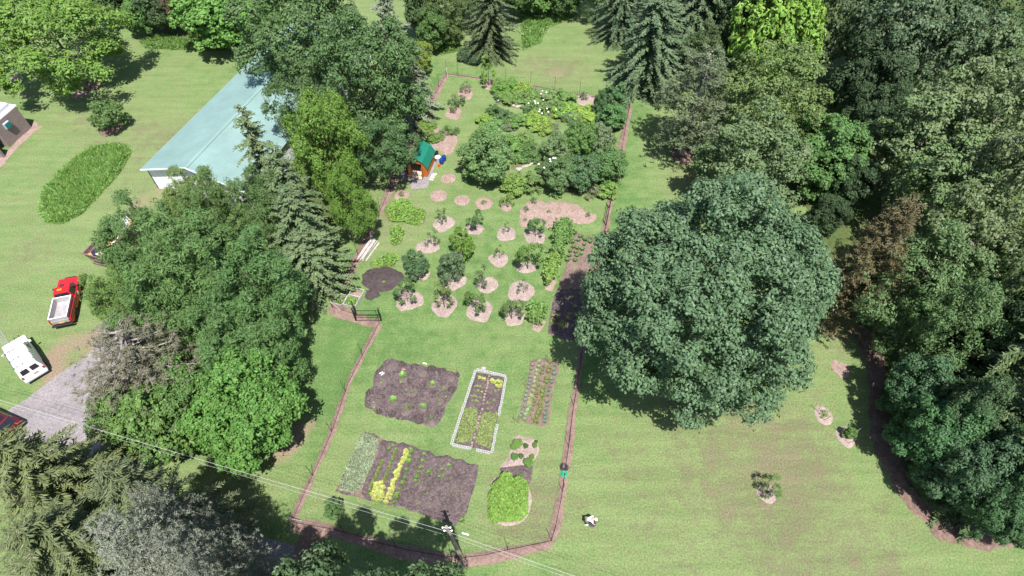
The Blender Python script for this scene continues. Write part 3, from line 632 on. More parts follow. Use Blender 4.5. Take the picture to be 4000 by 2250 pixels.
# left lawn and back edge
b0 = G(365, 328); tree('walnut_tree', 'spreading open walnut on the upper left lawn', 'tree', 'walnut', (b0.x-1.0, b0.y-.3, 0), 8.6, 12.5, (.075,.148,.024))
dec('dogwood_tree', 'small round lawn tree with white blossom below spreading walnut', 'fruit0', 415, 452, 56, 4.2, (.060,.115,.038))
for key, px, py, hw, H, c, lab in [('round1', 420, -30, 90, 9, (.038,.075,.028), 'dark tree behind spreading walnut at top left'),
        ('broad', 545, 60, 60, 6, (.055,.125,.034), 'bright shrubby tree right of spreading walnut'), ('round1', 620, 40, 65, 7, (.036,.070,.030), 'dark shrubby tree at top edge between walnut and broadleaf tree'),
        ('ash1', 690, 20, 70, 8, (.075,.060,.040), 'brownish half dead tree at top edge'), ('broad', 860, 70, 140, 9, (.062,.150,.028), 'bright large leafed tree on back edge of left lawn'),
        ('round1', 760, -10, 80, 9, (.040,.085,.028), 'green tree behind the bright large leafed tree'), ('broad', 985, 0, 70, 8, (.058,.130,.030), 'green tree at top edge above barn roof'),
        ('ash1', 1740, 50, 80, 9, (.058,.095,.034), 'thin olive tree with dead limbs left of dark back spruce'), ('round1', 1690, 120, 60, 6, (.050,.105,.030), 'green thicket tree between ashes and back spruce'),
        ('broad', 2090, -20, 70, 6, (.065,.140,.032), 'bright green bush right of dark back spruce'), ('round1', 2210, -40, 70, 8, (.045,.090,.030), 'green tree at top edge above bare lawn patch'), ('ash1', 2340, -60, 90, 10, (.040,.075,.032), 'dark tree at top edge left of blue-green spruces'), ('ash0', 2560, -60, 110, 12, (.036,.066,.030), 'dark tree at top edge behind the blue-green spruces'), ('round1', 2780, 30, 100, 12, (.034,.064,.030), 'dark tree filling gap right of blue-green spruces'), ('ash0', 1840, -70, 120, 12, (.044,.080,.032), 'dark tree at top edge behind dark back spruce'), ('round1', 1640, 20, 70, 10, (.046,.085,.034), 'dark tree at top edge right of blue-grey spruce'), ('round1', 2010, -60, 80, 10, (.050,.100,.032), 'green tree at top edge right of dark back spruce'), ('ash1', 2750, 210, 80, 9, (.050,.085,.038), 'olive tree between grey pine and birch')]:
    dec('edge_tree', lab, key, px, py, hw, H, c, group='trees along the back edge')
b0 = G(1925, 215); tree('back_spruce', 'dark green spruce standing behind the garden back fence', 'tree', 'norway', (b0.x, b0.y, 0), 4.3, 11, (.044,.066,.032))
c = G(1850, 228); shrub('juniper', 'low dark juniper at foot of the back spruce', 'dome', (c.x, c.y, 0), 1.7, 1.2, (.035,.065,.035))

# ------------------------------------------------------------------ orchard
zo = ZP(1480, 820, 3.019)
ORCH = [ # base, crown centre, half width, half height, mulch centre + size, proto, colour, label
 ((757,165),(765,75),58,75,(760,165,280,180),'fruit2',(.055,.105,.034),'slim young fruit tree, first in orchard row nearest the shed'),
 ((1140,240),(1118,120),85,105,(1120,232,265,150),'fruit1',(.045,.092,.036),'dark young fruit tree, second in orchard row nearest the shed'),
 ((1492,265),(1490,205),45,50,(1505,285,230,180),'sprig',(.045,.092,.042),'tiny fruit tree, third in orchard row nearest the shed'),
 ((1845,315),(1905,190),92,110,(1840,325,265,175),'fruit1',(.050,.110,.040),'young fruit tree beside mulch island at end of its row'),
 ((625,412),(615,310),78,80,(590,430,260,170),'sprig',(.055,.090,.045),'thin grey-green fruit tree nearest the low green patches'),
 ((1000,560),(1030,400),132,150,(960,520,190,140),'fruit0',(.075,.150,.026),'bright yellow-green round fruit tree in second orchard row'),
 ((1425,575),(1412,490),55,50,(1420,585,228,170),'sprig',(.050,.085,.036),'spindly fruit sapling in second orchard row'),
 ((1755,700),(1755,520),165,150,(1730,690,250,140),'fruit1',(.062,.130,.030),'wide open fruit tree beside the vine row'),
 ((455,760),(500,625),138,115,(490,770,245,135),'fruit0',(.042,.092,.042),'dark bushy fruit tree next to the black compost oval'),
 ((865,830),(862,672),145,140,(890,850,265,170),'fruit0',(.062,.105,.060),'large grey-green round fruit tree in third orchard row'),
 ((1235,940),(1258,815),72,130,(1275,890,265,190),'fruit2',(.062,.095,.055),'narrow upright grey-green fruit tree in third orchard row'),
 ((1708,985),(1733,918),65,68,(1672,958,300,215),'sprig',(.055,.085,.045),'small grey-green fruit tree on wide mulch ring by vines'),
 ((345,1085),(350,955),135,125,(350,1060,345,230),'fruit1',(.048,.098,.036),'sprawling fruit tree, first in orchard row nearest open lawn'),
 ((775,1150),(820,1025),110,120,(770,1125,300,240),'fruit2',(.070,.105,.034),'olive tinted fruit tree, second in orchard row nearest open lawn'),
 ((1150,1200),(1172,1080),118,130,(1180,1190,305,235),'fruit1',(.060,.115,.034),'fruit tree, third in orchard row nearest open lawn'),
 ((1565,1290),(1592,1180),118,135,(1600,1270,275,205),'fruit1',(.066,.105,.040),'fruit tree, last in orchard row nearest open lawn')]
for b, cc, hw, hh, mu, key, c, lab in ORCH:
    mp = G(*zo(mu[0], mu[1])); s = scale_at(mp)*3.019; rx = mu[2]/2/s; ry = min(rx*1.15, mu[3]/2/s/.72)
    patch('mulch_ring', ell(mp, rx, ry), 'mulch_pale', .06, .02, .22, .10)
    bp = G(*zo(*b)); hc = hgt(zo(*b), zo(*cc)); top = hgt(zo(*b), zo(cc[0], cc[1]-hh*.8)); R = hw/(scale_at((bp.x, bp.y, hc))*3.019)
    H = max(1.5, top)*1.08; R *= 1.15 if hw < 125 else .98; tree('fruit_tree', lab, 'tree', key, (bp.x, bp.y, .03), R, H, c, 'young trees of the orchard')
# mulch circles and the mulch island
for i, (px, py, hw, r, sz, lab) in enumerate([(1750,697,30,.12,.0,''),(1570,763,30,.15,.35,'tiny green shrub in centre of leftmost small mulch circle'),(1712,765,34,.12,0,''),(1805,783,30,.1,0,''),(1890,795,34,.12,.3,'tiny shrub on mulch circle, fourth from shed side'),(1976,808,24,.1,.8,'pale green shrub on small mulch circle beside mulch island')]):
    p = G(px, py); patch('mulch_ring', ell(p, hw/scale_at(p), hw/scale_at(p)*1.02), 'mulch', .05, .02, .2, .03)
    if sz: shrub('small_shrub', lab, 'shrub_loose', (p.x, p.y+(.3 if sz > .5 else 0), .03), sz, sz*1.1, (.07,.13,.035))
zi = Z(2000, 750, 1.932)
patch('mulch_island', xy([zi(*p) for p in [(65,150),(100,80),(150,52),(210,62),(250,90),(300,66),(400,75),(500,105),(570,145),(630,165),(640,205),(600,240),(500,245),(420,235),(330,255),(280,272),(240,245),(170,190),(120,265),(70,260)]]), 'mulch', .07, .03, .3, .08)
for x, y, R, lab in [(165,80,.42,'little green shrub at far end of mulch island'),(105,140,.35,'little green shrub at left end of mulch island'),(278,158,.22,'tiny green shrub in middle of mulch island'),(572,182,.3,'tiny brownish shrub at right end of mulch island'),(100,215,.2,'tiny seedling at lower left tip of mulch island')]:
    shrub('small_shrub', lab, 'shrub_loose', zi(x, y), R, R*1.5, (.05,.11,.04))
# back-left shrubs on rough mulch
zb = Z(1600, 240, 6.037)
patch('mulch_ring', ell(zb(1320,760), 1.0, 1.5), 'mulch', .08, .03, .22, .06); patch('mulch_ring', ell(zb(1030,1230), 1.05, 1.3), 'mulch', .06, .03, .22, .08)
shrub('small_shrub', 'twiggy shrub on purplish mulch mound near garden back corner', 'wisp', zb(1320,720), .8, 1.1, (.07,.085,.06))
shrub('small_shrub', 'sparse olive shrub between two mulch mounds near back corner', 'shrub_loose', zb(1150,1010), .95, 1.3, (.06,.095,.045))
shrub('small_shrub', 'small dark shrub on mulch above the weedy bed', 'shrub_loose', zb(1040,1200), .55, .9, (.045,.085,.035))
c = Z(1800, 280, 2.8986); p = c(318,160); tree('tulip_sapling', 'leafy yellow-green sapling at garden back fence', 'tree', 'fruit2', (p.x, p.y, 0), 1.15, 4.0, (.085,.165,.028)); patch('mulch_ring', ell(p, .8, .9), 'mulch', .05, .02, .2, .05)
# weedy bed by the shed
patch('rough_bed', xy([G(*p) for p in [(1690,560),(1655,520),(1665,480),(1710,490),(1740,510),(1790,520),(1785,560),(1760,600),(1735,605),(1715,590)]]), 'mulch', .06, .03, .3, .1)
for px, py, R, H, k, col, lab in [(1668,500,1.2,.7,'shrub_fine',(.09,.17,.03),'bright weedy clump at fence end of rough bed'),(1745,525,1.0,.8,'shrub_loose',(.065,.125,.04),'weedy clump in middle of rough bed behind shed'),(1700,545,.9,.6,'shrub_fine',(.08,.15,.035),'weedy clump just behind the shed roof'),(1775,520,.7,.6,'shrub_loose',(.06,.11,.04),'weedy clump on lawn side of rough bed')]:
    p = G(px, py); shrub('weed_clump', lab, k, (p.x, p.y, .02), R, H, col, 'weeds')

# ------------------------------------------------------------------ flower garden
zf = ZP(1800, 280, 2.8986); zfg = Z(1800, 280, 2.8986)
for poly in ([(220,580),(230,520),(300,450),(450,430),(620,470),(690,590),(620,665),(330,675),(240,640)], [(385,300),(420,160),(640,140),(900,225),(1120,235),(1245,330),(1245,560),(1100,580),(960,520),(760,500),(740,430),(590,410),(430,375)],
             [(745,560),(800,480),(1000,540),(1100,620),(1000,715),(860,705),(770,640)], [(1190,560),(1340,420),(1560,430),(1850,420),(1840,620),(1620,655),(1480,570),(1370,585)],
             [(520,900),(880,820),(890,1000),(700,1100),(580,1110)], [(480,1290),(560,1160),(880,1180),(880,1330),(700,1400),(520,1370)], [(880,950),(1150,700),(1700,640),(1850,1050),(1740,1380),(1150,1390),(930,1180)]):
    patch('flower_bed', xy([zfg(*p) for p in poly]), 'weedy', .07, .03, .35, .08)
p = zfg(1415, 325); patch('mulch_ring', ell(p, 1.2, 1.4), 'mulch_pale', .06, .02, .25, .05); shrub('small_shrub', 'dark low shrub on pale mulch ring beside back fence', 'shrub_loose', zfg(1395,310), .6, .8, (.04,.075,.035))
Gn, Yg, Dk, Gy = (.065,.130,.036), (.100,.175,.030), (.040,.085,.036), (.085,.115,.075)
FLW = [(265,535,60,.9,'shrub0',Yg,'yellow-green mound at left tip of the left flower bed'),(370,440,62,1.3,'shrub1',Dk,'dark bush at top of the left flower bed'),(505,515,65,1.2,'shrub1',Dk,'dark bush in middle of the left flower bed'),(610,555,80,1.1,'shrub0',Gn,'bright bush at right end of the left flower bed'),(375,600,95,.7,'shrub_fine',(.07,.15,.05),'grassy clump along front of the left flower bed'),(540,620,50,.6,'shrub_fine',Gy,'grey-green clump at front of left flower bed by pale stone'),
 (510,185,105,1.2,'shrub_fine',(.06,.15,.03),'tall grassy clump at left end of back flower bed'),(690,205,80,1.0,'shrub0',Yg,'yellow-green clump at rear of back flower bed'),(575,275,105,.9,'shrub0',Gn,'green mound in front of grassy clump, back flower bed'),(430,290,40,.8,'shrub1',Dk,'dark plant against pale rock at left of back bed'),(760,290,105,1.1,'shrub0',Gn,'green mound above the grey rocks, back flower bed'),(900,330,110,1.2,'shrub1',(.075,.125,.05),'rose bush with most white blooms, back flower bed'),(1060,440,110,1.1,'shrub_loose',(.07,.12,.045),'loose rose bush with scattered white blooms by lawn strip'),(1130,300,115,1.2,'shrub1',Gn,'green bush at back fence side of back flower bed'),(1165,450,95,1.1,'shrub0',Yg,'yellow-green bush at right end of back flower bed'),(810,400,80,.8,'shrub0',Gn,'green mound between grey rocks and rose bush'),(960,250,70,.8,'shrub0',Gn,'green clump under two white blooms near back fence'),
 (1260,530,75,1.3,'wisp',(.075,.11,.085),'blue-grey wispy shrub at end of back flower bed'),(1430,475,110,.9,'shrub0',Yg,'yellow-green spreading clump left of dark evergreen trio'),(1370,540,60,.6,'shrub_loose',(.10,.15,.04),'low yellowish clump beside flat white stone'),
 (830,560,85,1.1,'shrub0',Yg,'yellow-green leafy mound at left of round flower bed'),(920,620,85,1.0,'shrub0',(.09,.16,.03),'yellow-green leafy mound at front of round flower bed'),(1050,625,60,.9,'wisp',(.09,.13,.075),'grey-green wispy plant at right of round flower bed'),(770,470,45,.9,'shrub1',Dk,'dark shrub at top of round flower bed'),
 (600,800,95,1.6,'shrub1',Gn,'green shrub beside largest pear tree'),(730,770,85,1.4,'shrub_loose',(.08,.14,.04),'loose light green shrub with pale rock in its middle'),(790,930,95,1.3,'shrub_fine',(.055,.115,.035),'fine leafed shrub above the stone row'),(640,960,90,1.2,'shrub_loose',Gn,'loose shrub between pear tree and stone row'),
 (590,1290,105,1.5,'shrub0',(.082,.155,.034),'light green rounded shrub below the stone row'),(770,1255,110,1.6,'shrub1',(.055,.11,.036),'darker rounded shrub below the stone row'),
 (1500,1350,75,1.3,'shrub_loose',Gy,'pale grey-green bush at lower right of flower garden'),(1665,1310,85,1.7,'upright',(.08,.15,.034),'light green bush against right garden fence'),(1560,590,60,.8,'shrub_loose',(.07,.12,.05),'low loose plant beside the white edging stones'),(950,1090,70,.9,'shrub_fine',(.055,.10,.04),'low clump at left foot of rose tree'),(1090,1350,80,.6,'shrub_loose',(.06,.11,.04),'low clump among stones at bottom of flower garden')]
for x, y, hw, H, k, col, lab in FLW: shrub_px('garden_shrub', lab, k, zf(x, y), hw/2.8986*1.42, H*1.05, jitc(tuple(q*1.2 for q in col), .08), 'shrub', 'plants of the flower garden')
for x, y, hw, H, key, col, lab in [(275,1000,255,5.6,'bigfruit',(.055,.108,.040),'largest pear tree, at left of flower garden'),(240,800,110,4.0,'fruit0',(.068,.125,.036),'small light green tree behind the largest pear tree'),(1330,780,165,5.2,'bigfruit',(.052,.112,.030),'deep green tree with large leaves in flower garden'),(1590,800,130,4.8,'bigfruit',(.075,.115,.065),'pale grey-green tree near right fence in flower garden'),(1660,1075,180,5.0,'bigfruit',(.048,.105,.036),'green tree overhanging right garden fence'),(1385,1150,165,4.6,'bigfruit',(.042,.090,.044),'dark blue-green tree in middle of lower flower garden'),(1110,1170,165,4.2,'bigfruit',(.052,.100,.042),'rose tree with white blooms on top in flower garden'),(1090,890,150,3.8,'bigfruit',(.070,.118,.055),'pale green tree left of deep green large leafed tree'),
        (1570,345,58,4.0,'upright',(.035,.085,.034),'slim dark evergreen, left of dark evergreen trio'),(1750,310,100,4.4,'upright',(.038,.092,.036),'tallest dark evergreen of trio at garden corner'),(1720,500,125,3.6,'upright',(.040,.100,.034),'broad dark evergreen in front of evergreen trio')]:
    px, py = zf(x, y); c = G(px, py, H*.53); tree('garden_tree', lab, 'tree', key, (c.x, c.y, 0), hw*1.1/2.8986/scale_at(c), H, tuple(q*1.25 for q in col), 'trees of the flower garden')
def blooms(name, label, pts, z):
    for x, y in pts:
        p = zfg(x, y, z); m = MB()
        for k in range(7):
            a = k*.9; m.lathe([(.02, -.03), (.055, 0), (.025, .03)], (.07*math.cos(a)*(k > 0), .07*math.sin(a)*(k > 0), .02*(k % 3)), 6)
        o = m.build(name, M['petal'], None, loc=p); tag(o, label, 'flower', label)
blooms('rose_bloom', 'white bloom on rose bush in back flower bed', [(925,218),(970,235),(910,250),(838,335),(845,358),(875,358),(767,358),(895,430),(888,452),(975,418),(920,473),(1080,428),(935,320),(990,455)], 1.35)
blooms('rose_bloom', 'white bloom on top of rose tree', [(1048,980),(1072,982),(1008,993),(1015,1018),(945,1088),(882,1047)], 3.9)
def stones(name, label, pts, mat, s, cat='stones'):
    e = empty(name, zfg(*pts[0]), 0, label, cat); r = random.Random(len(pts)+int(pts[0][0]))
    for x, y in pts:
        p = zfg(x, y)-e.location; m = MB(); k = s*r.uniform(.7, 1.25)
        m.lathe([(k*.75, -.03), (k, k*.15), (k*.8, k*.42), (k*.35, k*.52)], (0, 0, 0), 7); o = m.build('stone', M[mat], e, .02, loc=(p.x, p.y, .03), rz=r.uniform(0, 3), sc=(1, .7, .8))
ln = lambda a, b, n: [(a[0]+(b[0]-a[0])*i/(n-1), a[1]+(b[1]-a[1])*i/(n-1)) for i in range(n)]
stones('stone_edging', 'row of grey stones curving below the fine leafed shrub', ln((650,1110), (860,1015), 9), 'stone', .34)
stones('stone_edging', 'pale edging stones in front of the evergreen trio', ln((1620,640), (1800,632), 7), 'stone_white', .28)
stones('stone_edging', 'pale stones along front of the left flower bed', ln((325,665), (490,645), 7), 'stone_white', .24)
stones('stone_edging', 'stones at bottom of the lower flower garden', ln((1020,1385), (1200,1345), 8), 'stone_white', .24)
stones('rock_group', 'grey rocks at front of back flower bed', [(610,385),(650,395),(690,395),(705,405),(640,370)], 'stone', .5)
stones('rock_group', 'pale rocks at left tip of back flower bed', [(420,265),(410,300),(430,330)], 'stone_white', .35)
stones('rock_group', 'flat white stone between yellowish clump and blue-grey shrub', [(1395,572),(1420,566)], 'stone_white', .3)
stones('rock_group', 'pale rock inside the loose light green shrub', [(710,800)], 'stone_white', .3)
# low leafy patches on the left side of the orchard
for px, py, rx, ry, n, lab in [(1580,832,2.0,1.9,9,'largest low leafy green patch beside orchard'),(1550,918,.85,1.2,5,'smallest low leafy green patch beside orchard'),(1508,1022,1.3,.9,6,'low leafy green patch above the black compost oval')]:
    p = G(px, py); wob = [1+.22*math.sin(2*t+px)+.14*math.sin(3*t+py)+.08*math.sin(5*t) for t in np.linspace(0, 2*math.pi, 20, endpoint=False)]
    blob = [(p.x+(a-p.x)*w, p.y+(b-p.y)*w) for (a, b), w in zip(ell(p, rx, ry), wob)]
    patch('flower_bed', [(p.x+(a-p.x)*1.06, p.y+(b-p.y)*1.06) for a, b in blob], 'weedy', .04, .02, .25, .10)
    e = empty('strawberry_patch', (p.x, p.y, .03), 0, lab, 'plants')
    P = scatter([(a-p.x, b-p.y) for a, b in blob], int(rx*ry*420)); d = np.hypot(P[:, 0]/rx, P[:, 1]/ry); V = sprays(np.c_[P, .12+.28*np.sqrt(np.clip(1-d*d, 0, 1))*rng.uniform(.3, 1.1, len(P))], rng.normal(0, .45, (len(P), 3))+[0, 0, 1], .22, .17, rng)
    obj('foliage', mesh_np('foliage', V, quads(V)), M['leaf'], e, (.088,.175,.032))

# ------------------------------------------------------------------ vegetable beds
# bed of mounds and stick tepees
zh = Z(1420, 1390, 4.83)
patch('vegetable_bed', xy([zh(*p) for p in [(400,90),(550,50),(880,140),(1130,190),(1200,200),(1560,260),(1820,340),(1760,640),(1540,980),(1530,1100),(1390,1330),(1200,1310),(900,1230),(440,1150),(250,1090),(30,970),(50,720),(200,560),(220,310)]]), 'soil', .05, .05, .16, .06)
MOUND = [(545,220,115),(335,510,115),(740,430,95),(1120,340,95),(1650,430,95),(1310,560,75),(915,700,110),(570,890,85),(800,1070,100),(1130,1010,80),(1440,860,80),(1290,1270,85),(200,920,80)]
PIT = [(310,300,70),(715,170,80),(960,230,85),(1290,260,100),(1470,310,90),(1660,650,85),(550,570,85),(880,490,70),(1110,580,85),(1310,730,85),(120,710,75),(380,770,70),(320,1050,70),(540,1090,80),(1040,1190,115),(1440,1070,85),(1770,350,50)]
for x, y, r in MOUND:
    p = zh(x, y); k = r/(scale_at(p)*4.83); o = patch('soil_mound', ell(p, k, k, 16), 'soil_mid', .11, .015, .14, .02, bowl=k*.9, z0=.07)
for x, y, r in PIT:
    p = zh(x, y); k = r/(scale_at(p)*4.83); patch('damp_soil', ell(p, k, k, 16), 'soil_dark', .015, .03, .16, .06, bowl=.3, z0=.08)
    e = empty('stick_tepee', (p.x, p.y, .08), rng.uniform(0, 6), 'thin bamboo stick tepee on dark damp soil in the mounded bed', 'garden stakes', 'stick tepees of the mounded bed')
    n = int(rng.integers(2, 4))
    for i in range(n):
        a = 6.28*i/n+rng.normal(0, .3); q = .22; h = rng.uniform(.7, 1.05); MB().tube((q*math.cos(a), q*math.sin(a), 0), (.03*math.cos(a), .03*math.sin(a), h), .013, .009, 5).build('stick', M['twig'], e)
for i, (x, y, s) in enumerate([(740,360,1.15),(1305,525,1.0),(565,820,1.0),(1130,950,1.15)]):
    plant('squash_plant', ['big bright squash plant on mound near far edge of mounded bed','bright squash plant on right half of mounded bed','bright two-headed squash plant on left half of mounded bed','bright squash plant at lower middle of mounded bed'][i], 'squash', zh(x, y, .16), (.08,.16,.04), 'plant', s*.68, 'squash plants of the mounded bed')
for x, y, k in [(340,520,'seedling'),(1125,350,'seedling'),(915,690,'blade'),(1510,660,'corn'),(1430,850,'blade'),(820,1010,'corn'),(1290,1190,'corn'),(800,650,'seedling'),(190,890,'seedling'),(210,990,'seedling'),(700,510,'seedling'),(1440,930,'seedling'),(1560,780,'seedling'),(880,960,'blade')]:
    plant('young_plant', 'small thin leafed young plant in the mounded bed', k, zh(x, y, .14), jitc((.085,.15,.04)), 'plant', .8, 'young plants of the mounded bed')
def board(name, label, p, q, w, h, mat, z, cat='board', group=None):
    o = MB().bar((0, 0, 0), Vector((q.x-p.x, q.y-p.y, 0)), w, h).build(name, M[mat], None, .004, loc=(p.x, p.y, z+h/2)); return tag(o, label, cat, group)
board('wooden_stake', 'short white stake, upper of pair at left of mounded bed', zh(305,348), zh(370,318), .07, .04, 'white_paint', .11)
board('wooden_stake', 'short white stake, lower of pair at left of mounded bed', zh(335,378), zh(398,335), .07, .04, 'white_paint', .11)
board('wooden_stake', 'pale board on grass behind the mounded bed', zh(1122,138), zh(1197,155), .12, .04, 'cream', .01)
board('wooden_stake', 'tan stake lying above big squash plant', zh(727,266), zh(787,272), .06, .04, 'wood_raw', .12)
board('pipe', 'white pipe on grass beside the utility pole', G(1805,2083), G(1831,2090), .10, .06, 'white_paint', .01, 'pipe')

# cinder block raised bed
zc = Z(1740, 1420, 3.814)
cTL, cTR, cBR, cBL = zc(450,112), zc(905,200), zc(690,1345), zc(88,1215)
rb = empty('raised_bed', cBL, 0, 'long raised bed edged with white hollow concrete blocks', 'raised bed')
blk = MB()
for yy in (-.082, .082): blk.box((0, yy, .1), (.396, .034, .2))
for xx in (-.18, 0, .18): blk.box((xx, 0, .1), (.034, .13, .2))
blk = blk.mesh('cinder_block'); blk.materials.append(M['concrete'])
def blocks(a, b, skip=()):
    d = b-a; n = int(round(d.length/.412)); u = d/n
    for i in range(n):
        if i in skip: continue
        c = a+u*(i+.5); o = obj('cinder_block', blk, None, rb, None, c-rb.location+Vector((rng.normal(0, .012), rng.normal(0, .012), .0)), math.atan2(d.y, d.x)+rng.normal(0, .025))
ins = .11
def off(a, b, k): d = (b-a).normalized(); return Vector((d.y, -d.x, 0))*k
blocks(cBL+Vector((.0, .0, 0)), cTL); blocks(cTL+(cTR-cTL).normalized()*.12+Vector((0,.1,0)), cTR); blocks(cTR-Vector((0,.12,0)), cBR+Vector((0,.05,0)), skip=(9, 10)); blocks(cBR-(cBR-cBL).normalized()*.12, cBL+(cBR-cBL).normalized()*.12, skip=(3,))
soilp = [zc(*p) for p in [(465,135),(880,210),(790,730),(680,1310),(130,1200),(300,640)]]
patch('bed_soil', xy(soilp), 'soil', .10, .04, .16, .02, bowl=.2)
carpet('green_seedlings', 'carpet of light green seedlings, left half of block bed', xy([zc(*p, .1) for p in [(290,660),(400,650),(500,690),(480,900),(380,1180),(160,1180),(220,900)]]), 3600, .16, .10, (.135,.190,.070), 'seedlings', .9, .10, .1)
carpet('green_seedlings', 'carpet of light green seedlings, right half of block bed', xy([zc(*p, .1) for p in [(555,715),(770,735),(740,950),(690,1140),(670,1270),(430,1190),(480,960)]]), 3600, .16, .10, (.135,.190,.070), 'seedlings', .9, .10, .1)
e = empty('stepping_stones', zc(650,190,.13), 0, 'line of small round reddish stepping stones through the block bed', 'stepping stones')
for i, (x, y) in enumerate([(650,190),(632,225),(630,258),(632,295),(622,325),(617,360),(600,410),(590,458),(578,500),(573,545),(563,595),(550,680),(525,740),(510,790),(495,830),(485,885),(480,925),(470,962),(440,1055),(432,1100),(395,1180),(393,1225)]):
    p = zc(x, y, .13)-e.location; k = rng.uniform(.07, .12); MB().lathe([(k, -.02), (k, .03), (k*.8, .045)], (0, 0, 0), 10).build('stepping_stone', M['terracotta'], e, loc=p)
for x, y in [(510,215),(545,222),(580,235),(690,250),(715,262),(735,285),(700,280),(780,262),(810,275),(835,280),(770,330),(795,345),(825,325),(820,345)]:
    plant('lettuce', 'yellow-green lettuce at far end of the block bed', 'lettuce', zc(x, y, .13), jitc((.190,.225,.055), .08), 'lettuce', .75, 'lettuces of the block bed')
for x, y in [(445,340),(480,345),(515,345),(485,410),(545,430),(395,485),(425,490),(455,490),(520,505),(400,555),(455,560),(490,570),(720,550),(620,590),(680,440),(740,420),(640,680),(790,400)]:
    plant('seedling', 'small pale seedling on dark soil of the block bed', 'seedling', zc(x, y, .13), jitc((.11,.16,.04)), 'seedling', .9, 'seedlings of the block bed')
stn = zc(565, 78); MB().lathe([(.2, -.02), (.26, .08), (.2, .22), (.08, .28)], (0, 0, 0), 9).build('boulder', M['stone'], None, .03, loc=stn, sc=(1.1, .8, .9)); tag(bpy.data.objects['boulder'], 'grey boulder behind far end of the block bed', 'boulder')

# brassica bed
zk = Z(1900, 1380, 4.529)
patch('vegetable_bed', xy([zk(*p) for p in [(780,130),(900,95),(1060,80),(1270,150),(1280,320),(1190,640),(1150,1000),(1090,1250),(1010,1290),(780,1260),(590,1180),(620,900),(700,600)]]), 'soil_light', .05, .03, .18, .06)
ROWS = [('kale', (.105,.135,.125), .8, 'blue-grey kale in the outer row nearest the block bed', [(815,215),(795,280),(780,360),(780,420),(770,490),(760,550),(745,620),(715,690),(700,760),(690,830),(680,950),(640,1050),(610,1120)]),
 ('lettuce', (.115,.150,.082), 1.1, 'pale green lettuce in the fullest row of the brassica bed', [(945,150),(930,240),(900,310),(885,380),(865,450),(860,515),(850,590),(830,680),(795,770),(765,830),(755,900),(760,960),(735,1020),(705,1090),(690,1165)]),
 ('thin', (.085,.125,.035), .9, 'thin green plant in the middle row of the brassica bed', [(1025,240),(995,300),(975,370),(945,490),(920,580),(900,640),(885,720),(885,770),(860,860),(825,920),(815,1010),(765,1090),(815,1170)]),
 ('thin', (.095,.135,.030), 1.2, 'green and reddish plant in row right of the middle row', [(1130,160),(1110,270),(1095,340),(1065,460),(1060,520),(1010,620),(995,700),(990,760),(965,820),(955,900),(960,950),(940,1020),(915,1080),(900,1140),(875,1220)]),
 ('kale', (.080,.125,.100), .85, 'blue-green cabbage in the outer row nearest the fence', [(1210,220),(1195,295),(1195,370),(1155,460),(1150,520),(1135,590),(1100,660),(1085,740),(1075,860),(1075,930),(1045,1000),(1045,1085),(1040,1150),(1030,1215)])]
for key, col, s, lab, pts in ROWS:
    for x, y in pts: plant('vegetable', lab, key, zk(x, y, .06), jitc(col), 'vegetable', s, lab.split(' in ')[-1])
for x, y, s, lab in [(535,1200,1.1,'pale tall grassy clump at near left corner of brassica bed'),(700,560,.8,'pale grassy clump on left edge of brassica bed'),(1070,110,.9,'pale grassy clump at far end of brassica bed')]:
    plant('grass_clump', lab, 'blade', zk(x, y, .02), (.14,.175,.09), 'plant', s)

# small mulched bed with round clumps, and the big bush
zs = Z(1880, 1680, 4.026); zsp = ZP(1880, 1680, 4.026)
patch('herb_bed', xy([zs(*p) for p in [(500,90),(610,80),(870,150),(895,300),(860,400),(810,560),(560,600),(300,640),(290,590),(430,430),(450,260)]]), 'mulch_pale', .06, .02, .2, .05)
patch('herb_bed', xy([zs(*p) for p in [(290,600),(540,560),(810,575),(805,740),(770,850),(600,800),(300,760)]]), 'soil', .06, .04, .18, .05, z0=.04)
for x, y, hw, H, c, lab in [(570,205,55,.5,(.08,.155,.035),'bright round herb clump at far left of small bed'),(510,258,42,.45,(.08,.155,.035),'bright herb clump touching the far left one'),(695,248,32,.35,(.04,.085,.03),'small dark herb clump in far row of small bed'),(840,236,34,.4,(.075,.15,.035),'bright round herb clump at far right of small bed'),(862,180,20,.3,(.045,.08,.03),'tiny dark herb behind far right clump'),(520,418,46,.5,(.058,.13,.04),'round herb clump at near left of small bed'),(622,410,32,.4,(.048,.105,.036),'small dark herb clump beside near left clump'),(795,415,32,.35,(.09,.15,.03),'yellowish herb clump above largest near clump'),(735,512,62,.55,(.07,.145,.035),'largest round herb clump of small bed'),(630,700,28,.3,(.06,.12,.05),'small pale herb on dark soil behind big bush')]:
    shrub_px('herb_clump', lab, 'dome', zsp(x, y), hw/4.026*1.1, H, tuple(q*1.15 for q in c), 'plant', 'herb clumps of the small bed')
p = zs(435, 1020, .5); patch('herb_bed', ell(Vector((p.x, p.y-.15, 0)), 1.75, 2.1), 'mulch_pale', .05, .02, .25, .05)
V = []; nb = 9000; q = scatter([(-1.55,-1.75),(-1.1,-1.95),(.9,-1.85),(1.45,-1.3),(1.5,.6),(1.35,1.25),(.9,1.5),(.3,1.45),(.2,1.75),(-.5,1.9),(-.75,1.45),(-1.3,1.0),(-1.6,.1)], nb)
dd = pdist(q, [(-1.55,-1.75),(-1.1,-1.95),(.9,-1.85),(1.45,-1.3),(1.5,.6),(1.35,1.25),(.9,1.5),(.3,1.45),(.2,1.75),(-.5,1.9),(-.75,1.45),(-1.3,1.0),(-1.6,.1)])
